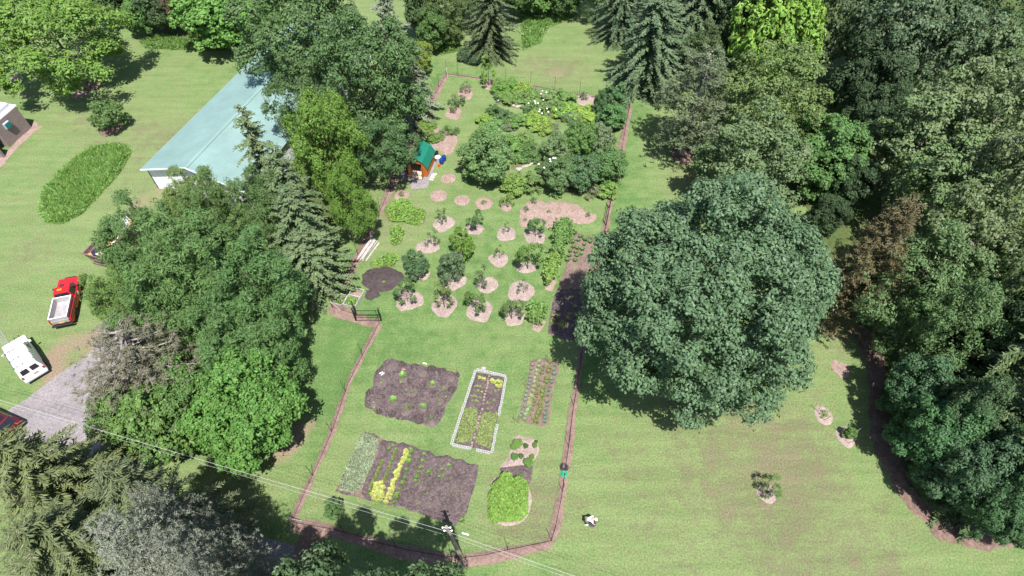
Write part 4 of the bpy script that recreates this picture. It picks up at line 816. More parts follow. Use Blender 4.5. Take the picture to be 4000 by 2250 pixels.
zz = 1.15*np.clip(dd/.35, .12, 1)**.5+-.05+.28*vnoise(q[:, 0]*5, q[:, 1]*6, 1.0)-rng.uniform(0, .55, nb)**2*1.6
V = sprays(np.c_[q, np.maximum(zz, .05)], rng.normal(0, .5, (nb, 3))+[0, -.1, 1], .21*rng.uniform(.7, 1.3, nb), .13, rng)
e = empty('big_bush', (p.x, p.y, 0), 0, 'big bright green square-cut clump of leafy plants in small bed', 'bush'); obj('foliage', mesh_np('foliage', V, quads(V)), M['leaf'], e, (.092,.180,.030))
m = MB()
for i in range(40): a = rng.uniform(-1.2, 1.2, 2); m.tube((a[0], a[1], 0), (a[0]*1.05, a[1]*1.05, .9), .015, .008, 4)
m.build('stem', M['bark'], e)

# large field bed
zg = Z(1280, 1660, 3.45)
patch('vegetable_bed', xy([zg(*p) for p in [(485,80),(760,190),(1100,285),(2040,540),(1960,900),(1880,1180),(1740,1360),(1500,1290),(900,1080),(540,1010),(110,900)]]), 'soil', .06, .035, .17, .06)
patch('vegetable_bed', xy([zg(*p) for p in [(485,85),(765,195),(720,420),(560,700),(500,1000),(110,900)]]), 'soil_light', .05, .03, .2, .06, z0=.035)
carpet('garlic_strip', 'strip of silvery green garlic leaves in the large bed', xy([zg(*p) for p in [(480,110),(600,150),(700,230),(620,470),(560,640),(470,800),(420,900),(330,920),(180,880),(240,640),(360,380)]]), 5200, .46, .055, (.170,.225,.165), 'garlic', 1.0, .05, .2)
P0, P1 = zg(1070,335), zg(785,1030)
for i in range(46):
    t = i/45; c = P0.lerp(P1, t)+Vector((rng.normal(0, .09), rng.normal(0, .05), .07)); plant('lettuce', 'yellow-green lettuce in the long row of the large bed', 'lettuce', c, jitc((.200,.235,.060), .08), 'lettuce', .8, 'lettuces in the long row')
for i in range(46):
    a = rng.uniform(0, 6.28); q = math.sqrt(rng.uniform(0, 1)); c = zg(682+88*q*math.cos(a), 895+125*q*math.sin(a), .07); plant('lettuce', 'yellow-green lettuce in the dense oval patch of the large bed', 'lettuce', c, jitc((.200,.235,.065), .08), 'lettuce', .95, 'lettuces in the oval patch')
for a, b, n, col, k, lab in [((930,330),(760,770),16,(.072,.105,.03),'seedling','young plant in thin yellowish row of the large bed'),((740,490),(545,965),18,(.070,.098,.022),'seedling','young plant in thin olive row of the large bed')]:
    A, B = zg(*a), zg(*b)
    for i in range(n): plant('young_plant', lab, k, A.lerp(B, (i+rng.uniform(-.3, .3))/n)+Vector((0, 0, .07)), jitc(col), 'plant', 1.3, lab.split(' in ')[-1])
for x, y, s in [(1130,370,1.2),(1110,430,1.1),(1100,500,1.3),(1070,610,1.0),(1040,720,1.0),(1015,790,1.3),(975,870,1.0),(940,940,1.5),(930,985,1.3),(900,1050,1.0),(830,325,1.0),(885,290,.8),(1305,400,1.0),(1280,490,1.1),(1250,580,.9),(1225,640,.8),(1205,710,1.2),(1190,760,.9),(1365,640,1.0),(1640,550,.9),(1545,600,.8),(1510,700,.8),(1560,690,.7),(1810,1285,1.1),(1200,1080,.7),(1130,340,1.0)]:
    plant('young_plant', 'scattered green young plant on bare soil of the large bed', 'tomato', zg(x, y, .08), jitc((.085,.155,.045)), 'plant', s*.85, 'scattered young plants of the large bed')
fb = xy([zg(*p) for p in [(1150,380),(1960,560),(1820,1150),(1600,1240),(1020,1060),(1080,700)]])
carpet('weed_sprouts', 'thin scattered weed sprouts on bare soil of the large bed', fb, 900, .12, .06, (.10,.13,.05), 'weeds', 1.0, .07)

# vine row and long bed beside the maple
zv = Z(2100, 840, 2.7875)
def vine(name, label, a, b, w, h, n, col, seed):
    A, B = zv(*a), zv(*b); e = empty(name, A, 0, label, 'vines'); d = B-A; L = d.length; u = d/L; sd = Vector((-u.y, u.x, 0)); m = MB()
    for i in range(max(2, int(L/3)+1)):
        q = d*i/max(1, int(L/3)); MB().tube((q.x, q.y, -.1), (q.x, q.y, h+.15), .035, .03, 6).build('post', M['wood_grey'], e)
    for z in (h*.55, h): m.tube((0, 0, z), (d.x, d.y, z), .012, None, 4)
    m.build('trellis_wire', M['black'], e)
    r = np.random.default_rng(seed); t = r.uniform(0, L, n); thick = 1+.35*np.sin(t*1.3)+.2*np.sin(t*3.1)
    ofs = r.normal(0, w*.33, n)*thick; z = h*r.uniform(.15, 1.12, n)**.6-np.abs(ofs)*.25
    C = np.stack([u.x*t+sd.x*ofs, u.y*t+sd.y*ofs, np.maximum(z, .08)], 1); V = sprays(C, r.normal(0, .5, (n, 3))+[0, 0, 1], .24*r.uniform(.7, 1.3, n), .2, r)
    obj('foliage', mesh_np('foliage', V, quads(V)), M['leaf'], e, col)
vine('vine_row', 'dense green half of the trellised vine row, nearest mulch island', (305,130), (195,480), 1.1, 1.5, 2600, (.068,.140,.038), 1)
vine('vine_row', 'yellowish narrower half of the trellised vine row', (190,490), (100,790), .75, 1.3, 1500, (.092,.165,.036), 2)
vine('vine_row', 'short vine row ending at the open lawn', (25,1010), (-50,1200), .9, 1.3, 1000, (.075,.150,.036), 3)
patch('mulch_strip', strip([(2165,1085),(2150,1110),(2140,1135)], .7), 'mulch', .05, .02, .2, .04); patch('mulch_strip', strip([(2115,1250),(2103,1275),(2090,1292)], .8), 'mulch', .05, .02, .2, .04)
patch('vegetable_bed', xy([zv(*p) for p in [(400,200),(580,215),(625,270),(590,400),(600,560),(520,700),(500,880),(210,830),(290,600),(330,430)]]), 'soil_light', .05, .03, .25, .06)
patch('vegetable_bed', xy([zv(*p) for p in [(225,790),(510,800),(480,1000),(430,1200),(390,1390),(110,1290),(150,1000)]]), 'soil', .06, .04, .2, .06, z0=.03)
for x, y in [(405,205),(465,240),(510,260),(580,260),(445,280),(385,300),(505,325),(570,298),(390,355),(430,365),(488,378),(360,400),(418,410),(475,430),(345,450),(430,450),(328,495),(410,500),(520,275)]:
    plant('pepper_plant', 'green plant in rows at far end of bed beside maple', 'tomato', zv(x, y, .06), jitc((.062,.115,.045)), 'plant', 1.15, 'plants at far end of the long bed')
for x, y in [(180,1100),(225,1105),(155,1165),(190,1190),(235,1200),(270,1175),(275,1215),(315,1185),(165,1145),(350,1080),(330,1130),(400,1000),(370,900),(420,1100)]:
    plant('young_plant', 'yellowish young plant at near end of bed beside maple', 'seedling', zv(x, y, .07), jitc((.14,.17,.045)), 'plant', 1.7, 'plants at near end of the long bed')
# compost oval
zcp = Z(1480, 820, 3.019)
patch('compost_heap', xy([zcp(*p) for p in [(20,690),(90,680),(180,700),(270,745),(320,800),(250,880),(150,950),(50,975),(-60,985),(-150,920),(-200,850),(-190,760),(-110,700)]]), 'soil_dark', .28, .06, .2, .08, bowl=1.2)
patch('compost_heap', xy([zcp(*p) for p in [(-150,950),(20,960),(40,1000),(-100,1060),(-170,1030)]]), 'soil_dark', .06, .04, .2, .08, bowl=.3)
plant('weed', 'small green weed growing on the black compost oval', 'seedling', zcp(60,855,.28), (.10,.17,.04), 'weed', 1.6)
# tall grass island and rough weeds
tg = xy([G(*p) for p in [(160,835),(165,760),(215,695),(290,625),(365,575),(440,562),(500,572),(508,600),(470,670),(400,750),(320,835),(250,872),(190,872)]])
patch('meadow_soil', tg, 'shaded_undergrowth', .02, .02, .6, .1)
carpet('tall_grass', 'oval island of tall unmown grass on the left lawn', tg, 42000, .7, .085, (.098,.195,.045), 'tall grass', .7, 0, .5)
for lab, poly, n, h, col in [('rough green weeds below the shrubs at back of left lawn', [(540,150),(640,140),(760,160),(820,175),(1000,130),(1000,185),(850,200),(700,195),(570,190)], 9000, .7, (.080,.155,.040)),
        ('bright weedy slope between broadleaf tree and barn roof', [(960,150),(1000,90),(1100,0),(1180,0),(1120,120),(1040,190),(960,200)], 9000, .9, (.090,.190,.026)),
        ('rough green weeds right of dark back spruce', [(2030,-20),(2260,-20),(2240,70),(2140,110),(2110,170),(2040,200)], 9000, .7, (.085,.170,.042)),
        ('rough green weeds left of dark back spruce', [(1660,60),(1800,60),(1800,200),(1720,215),(1680,190)], 6000, .8, (.075,.150,.036)),
        ('fern green weeds between blue-green spruce and pine', [(2560,180),(2680,160),(2680,260),(2640,330),(2560,320)], 5000, .8, (.080,.160,.040))]:
    carpet('weeds', lab, xy([G(*p) for p in poly]), n, h, .12, col, 'weeds', .6)

# young trees staked on the right lawn, lawn oddments
for px, py, cx, cy, R, H, col, lab, key in [(3215,1622,3222,1612,.35,.5,(.10,.19,.03),'low green sapling inside stakes on largest lawn mulch ring','shrub_loose'),(3305,1705,3330,1675,.45,1.5,(.065,.135,.035),'thin staked sapling on small lawn mulch ring','upright'),(2995,1925,3055,1890,.8,2.4,(.072,.135,.040),'lone young tree on lawn in front of the huge maple','shrub_loose')]:
    p = G(px, py); patch('mulch_ring', ell(p, .75 if px > 3000 else .7, .95 if px > 3000 else .8), 'mulch_pale', .05, .02, .2, .05); shrub('sapling', lab, key, (p.x, p.y, .03), R, H, col, 'sapling')
for px, py, lab in [(3215,1622,'three dark stakes round the low sapling'),(3308,1712,'pair of pale stakes beside the thin sapling')]:
    p = G(px, py); e = empty('tree_stakes', (p.x, p.y, .03), 0, lab, 'garden stakes')
    for i in range(3): a = i*2.1+.4; MB().tube((.45*math.cos(a), .45*math.sin(a), 0), (.7*math.cos(a), .7*math.sin(a), 1.3), .025, .02, 5).build('stake', M['wood_grey' if px > 3300 else 'twig'], e)
for px, py, r in [(65,307,.8),(310,368,1.0),(3285,1440,.7)]: p = G(px, py); patch('bare_patch', ell(p, r, r*1.2), 'mulch', .02, .01, .25, .1)
p = G(365, 330); patch('mulch_ring', ell(p, 1.4, 1.6), 'litter', .05, .03, .3, .1)
p = G(430, 500); patch('mulch_ring', ell(p, 1.3, 1.5), 'litter', .05, .03, .3, .1)
p = G(2665, 605); patch('mulch_ring', ell(p, 1.4, 1.8), 'litter', .05, .03, .3, .1)
p = G(1312, 2003); shrub('sapling', 'small sapling on lawn by the bottom garden fence', 'upright', (p.x, p.y, 0), .65, 1.9, (.05,.105,.035), 'sapling')

# ------------------------------------------------------------------ fences and gates
def fence(name, label, px_line, spacing, h=2.1, skip=()):
    P = [G(*p) for p in px_line]; e = empty(name, P[0], 0, label, 'fence'); o = e.location; m = MB(); hem = MB(); pts = []; nxt = 0.0
    for i in range(len(P)-1):
        if i in skip: continue
        a, b = P[i], P[i+1]; L = (b-a).length; s0 = nxt
        while nxt <= L: pts.append(a.lerp(b, nxt/L)); nxt += spacing
        nxt -= L
        for z in (.35, .7, 1.05, 1.4, 1.75, h-.1): m.tube(a-o+Vector((0, 0, z)), b-o+Vector((0, 0, z)), .0035, None, 3, False)
        L = (b-a).length
        for k in range(int(L/.3)): q = a.lerp(b, k*.3/L)-o; m.tube(q, q+Vector((0, 0, h-.1)), .0025, None, 3, False)
        hem.tube(a-o+Vector((0, 0, .09)), b-o+Vector((0, 0, .09)), .02, None, 5)
    m.build('wire_mesh', M['black'], e); hem.build('ground_hem', M['black'], e)
    for q in pts:
        q = q-o; lx, ly = rng.normal(0, .03, 2); MB().tube((q.x, q.y, -.1), (q.x+lx, q.y+ly, h), .022, .02, 6).build('post', M['black'], e)
    return e
fence('garden_fence', 'black wire garden fence along the grove side', FL, 3.4)
fence('garden_fence', 'black wire fence jogging from timber frames to open gate', FB[:2], 2.5)
fence('garden_fence', 'black wire garden fence beside the mounded and large beds', FM, 3.8)
fence('garden_fence', 'black wire garden fence past the utility pole', FS, 4.2)
fence('garden_fence', 'black wire garden fence beside the huge maple', FR, 3.8, skip=(10,))
fence('garden_fence', 'black wire fence along back of the garden', FN, 3.4)
def gate(label, a, b, h=1.7):
    e = empty('garden_gate', a, 0, label, 'gate'); d = b-a; v = Vector
    for q in (v((0, 0, 0)), d): MB().tube(q+v((0, 0, -.1)), q+v((0, 0, h+.35)), .055, None, 8).build('post', M['black'], e)
    m = MB(); i = d*.03; j = d*.97
    for z in (.12, h*.55, h): m.tube(i+v((0, 0, z)), j+v((0, 0, z)), .03, None, 6)
    for q in (i, j): m.tube(q+v((0, 0, .1)), q+v((0, 0, h)), .03, None, 6)
    m.build('gate_frame', M['black'], e)
    w = MB()
    for k in range(1, 24): q = i.lerp(j, k/24); w.tube(q+v((0, 0, .12)), q+v((0, 0, h)), .003, None, 3, False)
    w.build('wire_mesh', M['black'], e)
zt = Z(1280, 1100, 6.587)
gate('wide black framed gate standing beside the timber frames', zt(728,1015), zt(1385,1015))
gate('black framed gate in the fence beside the huge maple', G(2367,883), G(2380,815))
p = zt(738,870); e = tag(MB().tube((0, 0, -.1), (0, 0, 2.3), .06, None, 8).build('gate_post', M['black'], None, loc=p), 'lone thick black post behind the wide gate', 'post')
for (x, y), lab in [((1746,290),'pale diagonal brace at far left fence corner'),((2462,402),'pale diagonal brace at far right fence corner'),((1298,1202),'pale diagonal brace at fence corner by timber frames'),((1140,2040),'pale diagonal brace at fence corner near mulch path'),((1478,2122),'pale brace lying against bottom garden fence')]:
    q = G(x, y); s = {1746: (.2,-1.1), 2462: (-.5,-.9), 1298: (.9,-.4), 1140: (.75,.1), 1478: (-1.0,.3)}[x]
    tag(MB().tube((s[0], s[1], .02), (0, 0, 1.0), .03, None, 6).build('fence_brace', M['wood_grey'], None, loc=q), lab, 'brace')

# ------------------------------------------------------------------ raised timber frames, board pile
def frame(label, c, w, h, tiers, rz):
    e = empty('timber_planter', c, rz, label, 'planter'); t = .06
    for k in range(tiers):
        z = h*(k+.5)
        for sx, sy in ((0, 1), (0, -1), (1, 0), (-1, 0)):
            MB().box((0, 0, 0), (w if sy else t, t if sy else w-2*t-.004, h-.012)).build('board', M['wood_grey'], e, .008, loc=(sx*(w-t)/2, sy*(w-t)/2, z+.012))
    return e
rzf = math.atan2(zt(850,345).y-zt(545,270).y, zt(850,345).x-zt(545,270).x)
frame('rear weathered timber planter with bare mulch inside', zt(735,330), 1.30, .2, 1, rzf); frame('tall two-tier weathered timber planter full of green leaves', zt(640,560), 1.28, .24, 2, rzf); frame('left weathered timber planter overgrown with weeds', zt(300,470), 1.30, .22, 1, rzf)
patch('bed_soil', ell(zt(735,330), .55, .55, 8), 'mulch', .06, .02, .2, .02, bowl=.2)
for c, lab, n, z in [(zt(640,560),'leafy greens inside the tall timber planter',260,.32),(zt(300,470),'weeds inside the left timber planter',220,.18)]:
    q = rng.uniform(-.5, .5, (n, 2)); V = sprays(np.c_[q, z+rng.uniform(-.12, .12, n)], rng.normal(0, .5, (n, 3))+[0, 0, 1], .2, .16, rng); o = obj('leafy_greens', mesh_np('leafy_greens', V, quads(V)), M['leaf'], None, (.085,.175,.035), (c.x, c.y, 0), rzf); tag(o, lab, 'plants')
zp = Z(1000, 750, 1.932); A, B = zp(790,515), zp(880,385)
for i in range(13):
    o = rng.uniform(-.55, .6); d = (B-A).normalized(); sd = Vector((d.y, -d.x, 0)); s = A+sd*o+d*rng.uniform(-.15, .35); L = rng.uniform(2.4, 3.1); ang = rng.normal(0, .05); dd = Vector((d.x*math.cos(ang)-d.y*math.sin(ang), d.x*math.sin(ang)+d.y*math.cos(ang), 0))
    board('timber_board', 'weathered grey board in the loose pile beside the fence', s, s+dd*L, rng.uniform(.11, .2), .045, 'wood_grey', .02+.05*(i//3)+.002*i, 'board', 'boards of the loose pile')

# ------------------------------------------------------------------ garden shed
sx0 = Vector((-12.15, 53.58, 0)); sx1 = Vector((-9.77, 53.08, 0)); srz = math.atan2(sx1.y-sx0.y, sx1.x-sx0.x)
sh = empty('garden_shed', (sx0+sx1)/2, srz, 'orange stained shed with green gambrel roof and open double doors', 'shed')
W2, D, EV, BR, RG = 1.2, 3.05, 1.45, 2.15, 2.55      # half width, depth, eave, break, ridge (local x right, y back)
bx = .78
def slats(m, x0, y0, x1, y1, ztop, n, zb=.12):
    for i in range(n):
        a = i/n; b = (i+1)/n-.012; p = (x0+(x1-x0)*a, y0+(y1-y0)*a); q = (x0+(x1-x0)*b, y0+(y1-y0)*b)
        h0 = ztop(p[0]); h1 = ztop(q[0]); dx, dy = (0, .03) if abs(x1-x0) > abs(y1-y0) else (.03 if x0 > 0 else -.03, 0)
        if abs(x1-x0) > abs(y1-y0): dy = -.03 if y0 < 1 else .03
        m.hexa([(p[0], p[1], zb), (q[0], q[1], zb), (q[0]+dx, q[1]+dy, zb), (p[0]+dx, p[1]+dy, zb)], [(p[0], p[1], h0), (q[0], q[1], h1), (q[0]+dx, q[1]+dy, h1), (p[0]+dx, p[1]+dy, h0)])
gz = lambda x: (RG-(RG-BR)*abs(x)/bx if abs(x) < bx else BR-(BR-EV)*(abs(x)-bx)/(W2-bx))-.04
dw = .68
m = MB(); slats(m, -W2, 0, -dw, 0, gz, 3); slats(m, dw, 0, W2, 0, gz, 3)
for i in range(6): x = -dw+2*dw*i/6; x2 = -dw+2*dw*(i+1)/6-.01; m.hexa([(x, -.03, 1.82), (x2, -.03, 1.82), (x2, 0, 1.82), (x, 0, 1.82)], [(x, -.03, gz(x)), (x2, -.03, gz(x2)), (x2, 0, gz(x2)), (x, 0, gz(x))])
m.build('front_wall', M['cedar'], sh)
m = MB(); slats(m, -W2, D, W2, D, gz, 12); m.build('back_wall', M['cedar'], sh)
for s in (1, -1): m = MB(); slats(m, s*(W2-.03), 0, s*(W2-.03), D, lambda x: EV-.02, 15); m.build('side_wall', M['cedar'], sh)
m = MB()
for i in range(16): m.box((0, .1+i*.19, .13), (2*W2-.1, .182, .04))
m.build('plank_floor', M['ply'], sh)
ovr = .14
for s in (1, -1):
    for (xa, za, xb, zb_, nm) in ((0, RG, bx, BR, 'upper'), (bx, BR, W2+.12, EV-.16, 'lower')):
        n = 11; L = D+2*ovr
        for i in range(n):
            y0 = -ovr+L*i/n; y1 = -ovr+L*(i+1)/n
            m = MB(); t = .03; m.hexa([(s*xa, y0, za), (s*xb, y0, zb_), (s*xb, y1, zb_), (s*xa, y1, za)], [(s*xa, y0, za+t), (s*xb, y0, zb_+t), (s*xb, y1, zb_+t), (s*xa, y1, za+t)])
            m.hexa([(s*xa, y0, za+t), (s*xb, y0, zb_+t), (s*xb, y0+.03, zb_+t), (s*xa, y0+.03, za+t)], [(s*xa, y0, za+t+.025), (s*xb, y0, zb_+t+.025), (s*xb, y0+.03, zb_+t+.025), (s*xa, y0+.03, za+t+.025)])
            m.build('roof_panel', M['green_metal'], sh)
m = MB(); m.hexa([(-.14, -ovr-.01, RG-.02), (.14, -ovr-.01, RG-.02), (.14, D+ovr+.01, RG-.02), (-.14, D+ovr+.01, RG-.02)], [(-.01, -ovr-.01, RG+.075), (.01, -ovr-.01, RG+.075), (.01, D+ovr+.01, RG+.075), (-.01, D+ovr+.01, RG+.075)]); m.build('ridge_cap', M['green_metal'], sh)
for s in (1, -1):
    a = math.radians(96); d = MB()
    ux, uy = s*math.cos(math.radians(80)), -math.sin(math.radians(80))
    for i in range(4):
        p = Vector((s*dw+ux*.66*i/4, -.04+uy*.66*i/4, .95)); q = Vector((s*dw+ux*(.66*(i+1)/4-.012), -.04+uy*(.66*(i+1)/4-.012), .95)); d.bar(p, q, .035, 1.62)
    dr = d.build('door', M['cedar'], sh); h = MB()
    for z in (.3, 1.55): h.bar((s*dw+ux*.02-s*.03, -.06, z), (s*dw+ux*.64-s*.03, -.04+uy*.64, z), .03, .09)
    h.build('door_brace', M['ply'], dr)
m = MB(); m.box((0, -.28, .07), (1.25, .5, .05)); m.build('ramp', M['ply'], sh)
patch('gravel_pad', xy([G(*p) for p in [(1560,690),(1565,650),(1590,600),(1700,560),(1712,610),(1690,680),(1675,705),(1668,735),(1610,740),(1600,705),(1575,705)]]), 'gravel', .03, .01, .3, .05)
# things round the shed
zw = Z(1540, 520, 6.585)
def thing(name, label, cat, parts, loc, rz=0, group=None):
    e = empty(name, loc, rz, label, cat, group)
    for nm, mb, mat in parts: mb.build(nm, M[mat], e)
    return e
L_ = lambda prof, n=18: MB().lathe(prof, (0, 0, 0), n)
thing('trash_can', 'grey plastic bin with pale lid beside the shed', 'bin', [('body', L_([(.24,0),(.30,.70),(.31,.72)]), 'grey_plastic'), ('lid', L_([(.33,.725),(.33,.76),(.24,.80),(.05,.82)]), 'white_metal'), ('handle', MB().tube((-.1,0,.83),(.1,0,.83),.02), 'grey_plastic')], zw(1130,740))
for x, y, z, lab in [(1225,780,0,'blue barrel standing nearest the orange bucket'),(1285,700,0,'blue barrel behind the other blue barrel')]:
    thing('barrel', lab, 'barrel', [('body', L_([(.22,0),(.26,.06),(.28,.25),(.265,.28),(.28,.31),(.26,.60),(.24,.64)]), 'blue_plastic'), ('lid', L_([(.225,.641),(.225,.655),(.21,.66)]), 'blue_plastic'), ('bung', MB().lathe([(.04,.66),(.04,.69)], (.12,0,0), 8), 'black')], zw(x, y))
thing('bucket', 'orange bucket on grass in front of the blue barrels', 'bucket', [('body', L_([(.13,0),(.16,.34),(.165,.36),(.15,.34),(.12,.03)]), 'orange_plastic'), ('bail', MB().path([(-.16,0,.34),(-.12,0,.45),(0,0,.5),(.12,0,.45),(.16,0,.34)], .008, 5), 'chrome')], zw(1160,870))
for x, y, lab in [(1085,560,'black plastic pot behind grey bin, upper'),(1075,615,'black plastic pot behind grey bin, lower')]:
    thing('plant_pot', lab, 'pot', [('body', L_([(.2,0),(.27,.36),(.29,.36),(.29,.42),(.26,.42),(.24,.30)]), 'black'), ('rim', MB().torus((0,0,.42),.275,.02), 'black')], zw(x, y))
thing('water_tub', 'round black-rimmed tub with pale inside, left of the shed', 'tub', [('rim', MB().torus((0,0,.28),.46,.085,24,8), 'rubber'), ('basin', L_([(.42,0),(.44,.26),(.40,.22),(.37,.05)]), 'grey_plastic')], zw(245,930))
t = thing('garden_cart', 'dark two-wheeled cart with teal tray beside the shed', 'cart', [('tray', MB().box((0,0,.42),(.75,.5,.06)).box((.36,0,.52),(.03,.5,.2)).box((-.36,0,.52),(.03,.5,.2)).box((0,.24,.52),(.75,.03,.2)).box((0,-.24,.52),(.75,.03,.2)), 'hose_teal'), ('box', MB().box((.1,.02,.58),(.4,.3,.2)), 'dark_blue'), ('wheel', MB().tube((.0,.30,.2),(.0,.36,.2),.2,None,14), 'rubber'), ('wheel', MB().tube((.0,-.36,.2),(.0,-.30,.2),.2,None,14), 'rubber'), ('handle', MB().tube((-.37,.18,.45),(-.8,.12,.7),.018).tube((-.37,-.18,.45),(-.8,-.12,.7),.018), 'chrome')], zw(310,700), .9)
thing('tool_crate', 'grey crate behind the garden cart', 'crate', [('body', MB().box((0,0,.2),(.5,.4,.4)), 'grey_plastic'), ('lid', MB().box((0,0,.42),(.54,.44,.04)), 'grey_plastic')], zw(385,570), .5)
board('plank', 'pale plank on ground between tub and garden cart', zw(270,745), zw(345,750), .3, .05, 'cream', .03)
e = empty('paver_row', zw(950,1200), 0, 'short path of four white pavers beside the shed front', 'pavers')
for x, y in [(955,1200),(985,1145),(1010,1090),(1045,1060)]: q = zw(x, y)-e.location; MB().box((0,0,0),(.48,.26,.06)).build('paver', M['stone_white'], e, .01, loc=(q.x, q.y, .035), rz=srz+rng.normal(0,.08))
tag(MB().bar((0,0,.05),(.55,-.3,.05),.16,.05).build('paver', M['stone_white'], None, .01, loc=zw(440,1110)), 'pale slab at foot of the shed door, left', 'paver')

# ------------------------------------------------------------------ long barn
he, hr, hw = 3.11, 4.95, 6.55; d = Vector((math.cos(math.radians(73.6)), math.sin(math.radians(73.6)), 0)); LB = 33.3
n_ = Vector((d.y, -d.x, 0)); a0 = Vector((-40.88, 50.83, 0)); bc = a0+n_*hw
barn = empty('barn', bc, math.atan2(d.y, d.x)-math.pi/2, 'long white barn with pale blue-green metal roof', 'barn')      # local y along the ridge, x to the east
def gable(y, mat, nm):
    m = MB(); n = 34
    for i in range(n):
        x0 = -hw+.35+(2*hw-.7)*i/n; x1 = -hw+.35+(2*hw-.7)*(i+1)/n; zt_ = lambda x: hr-(hr-he)*abs(x)/hw-.07; t = .02 if i % 2 else .045
        m.hexa([(x0, y-t, 0), (x1, y-t, 0), (x1, y+.05, 0), (x0, y+.05, 0)], [(x0, y-t, zt_(x0)), (x1, y-t, zt_(x1)), (x1, y+.05, zt_(x1)), (x0, y+.05, zt_(x0))])
    m.build(nm, M[mat], barn)
gable(.55, 'white_metal', 'gable_wall'); gable(LB-.5, 'white_metal', 'gable_wall')
for s in (1, -1):
    m = MB(); n = 80
    for i in range(n):
        y0 = .6+(LB-1.15)*i/n; y1 = .6+(LB-1.15)*(i+1)/n; t = .02 if i % 2 else .045; m.box((s*(hw-.35+t/2), (y0+y1)/2, he/2-.05), (.05+t, y1-y0, he-.1))
    m.build('side_wall', M['white_metal'], barn)
pw = .9; npn = int(LB/pw)
pan = {}
for s in (1, -1):
    m = MB(); t = .03; xa, xb = 0, s*(hw+.02); za, zb_ = hr, he
    m.hexa([(xa,0,za),(xb,0,zb_),(xb,pw,zb_),(xa,pw,za)], [(xa,0,za+t),(xb,0,zb_+t),(xb,pw,zb_+t),(xa,pw,za+t)])
    for k in range(3):
        y = k*.3; w = .045; m.hexa([(xa,y,za+t),(xb,y,zb_+t),(xb,y+w,zb_+t),(xa,y+w,za+t)], [(xa,y+.012,za+t+.03),(xb,y+.012,zb_+t+.03),(xb,y+w-.012,zb_+t+.03),(xa,y+w-.012,za+t+.03)])
    pan[s] = m.mesh('roof_panel'); pan[s].materials.append(M['pale_metal'])
    for i in range(npn): obj('roof_panel', pan[s], None, barn, None, (0, i*pw, 0))
m = MB()
for s in (1, -1): m.hexa([(0,-.02,hr+.06),(s*.28,-.02,hr-.02),(s*.28,npn*pw+.02,hr-.02),(0,npn*pw+.02,hr+.06)], [(0,-.02,hr+.10),(s*.28,-.02,hr+.02),(s*.28,npn*pw+.02,hr+.02),(0,npn*pw+.02,hr+.10)])
m.build('ridge_cap', M['pale_metal'], barn)
for s in (1, -1):
    MB().hexa([(0,-.06,hr-.14),(s*(hw+.03),-.06,he-.14),(s*(hw+.03),-.015,he-.14),(0,-.015,hr-.14)], [(0,-.06,hr+.05),(s*(hw+.03),-.06,he+.05),(s*(hw+.03),-.015,he+.05),(0,-.015,hr+.05)]).build('fascia', M['white_metal'], barn)
    MB().box((s*(hw-.30), .56, 1.45), (.12, .16, 2.9)).build('corner_trim', M['black'], barn)
    MB().box((s*(hw-.10), LB/2, he-.16), (.12, LB-.4, .12)).build('gutter', M['white_metal'], barn)
# door with louvre on the gable, mostly behind the tree
MB().box((1.0, .47, 1.5), (3.0, .05, 3.0)).build('sliding_door', M['white_metal'], barn); 

# ------------------------------------------------------------------ brick building at the left edge
bb = empty('brick_building', (-60.48, 62.37, 0), math.atan2(-1, -.2)+math.pi/2, 'brown brick building with white flat roof and green wall vent', 'building')   # local -y runs along the wall toward the camera, -x into the building
MB().box((-6, -1.95, 1.53), (12, 3.9, 3.06)).build('wall', M['brick'], bb)
MB().box((-6.6, -6.4, 1.53), (10.8, 4.98, 3.06)).build('wall', M['brick'], bb)
MB().box((-.2, -5.72, 1.45), (2.0, .3, 2.9)).build('buttress', M['brick'], bb)
MB().box((-6.1, -4.3, 3.12), (12.1, 9.0, .12)).build('parapet_cap', M['white_metal'], bb)
MB().box((-6.6, -4.3, 3.36), (11.9, 8.4, .36)).build('roof_curb', M['grey_plastic'], bb)
MB().box((-6.75, -4.3, 3.58), (11.8, 8.3, .08)).build('roof', M['white_paint'], bb)
v = MB().box((.13, -2.45, 2.2), (.26, .8, .7)).build('vent_hood', M['grey_plastic'], bb)
for k in range(6): MB().box((.275, -2.45, 1.92+k*.11), (.05, .76, .06)).build('louvre', M['hose_teal'], v)
patch('mulch_strip', xy([G(*p) for p in [(20,640),(0,655),(-60,700),(-60,660),(45,575),(70,545),(124,500),(132,476),(165,497),(130,520),(70,575),(40,610)]]), 'mulch', .04, .02, .3, .05)

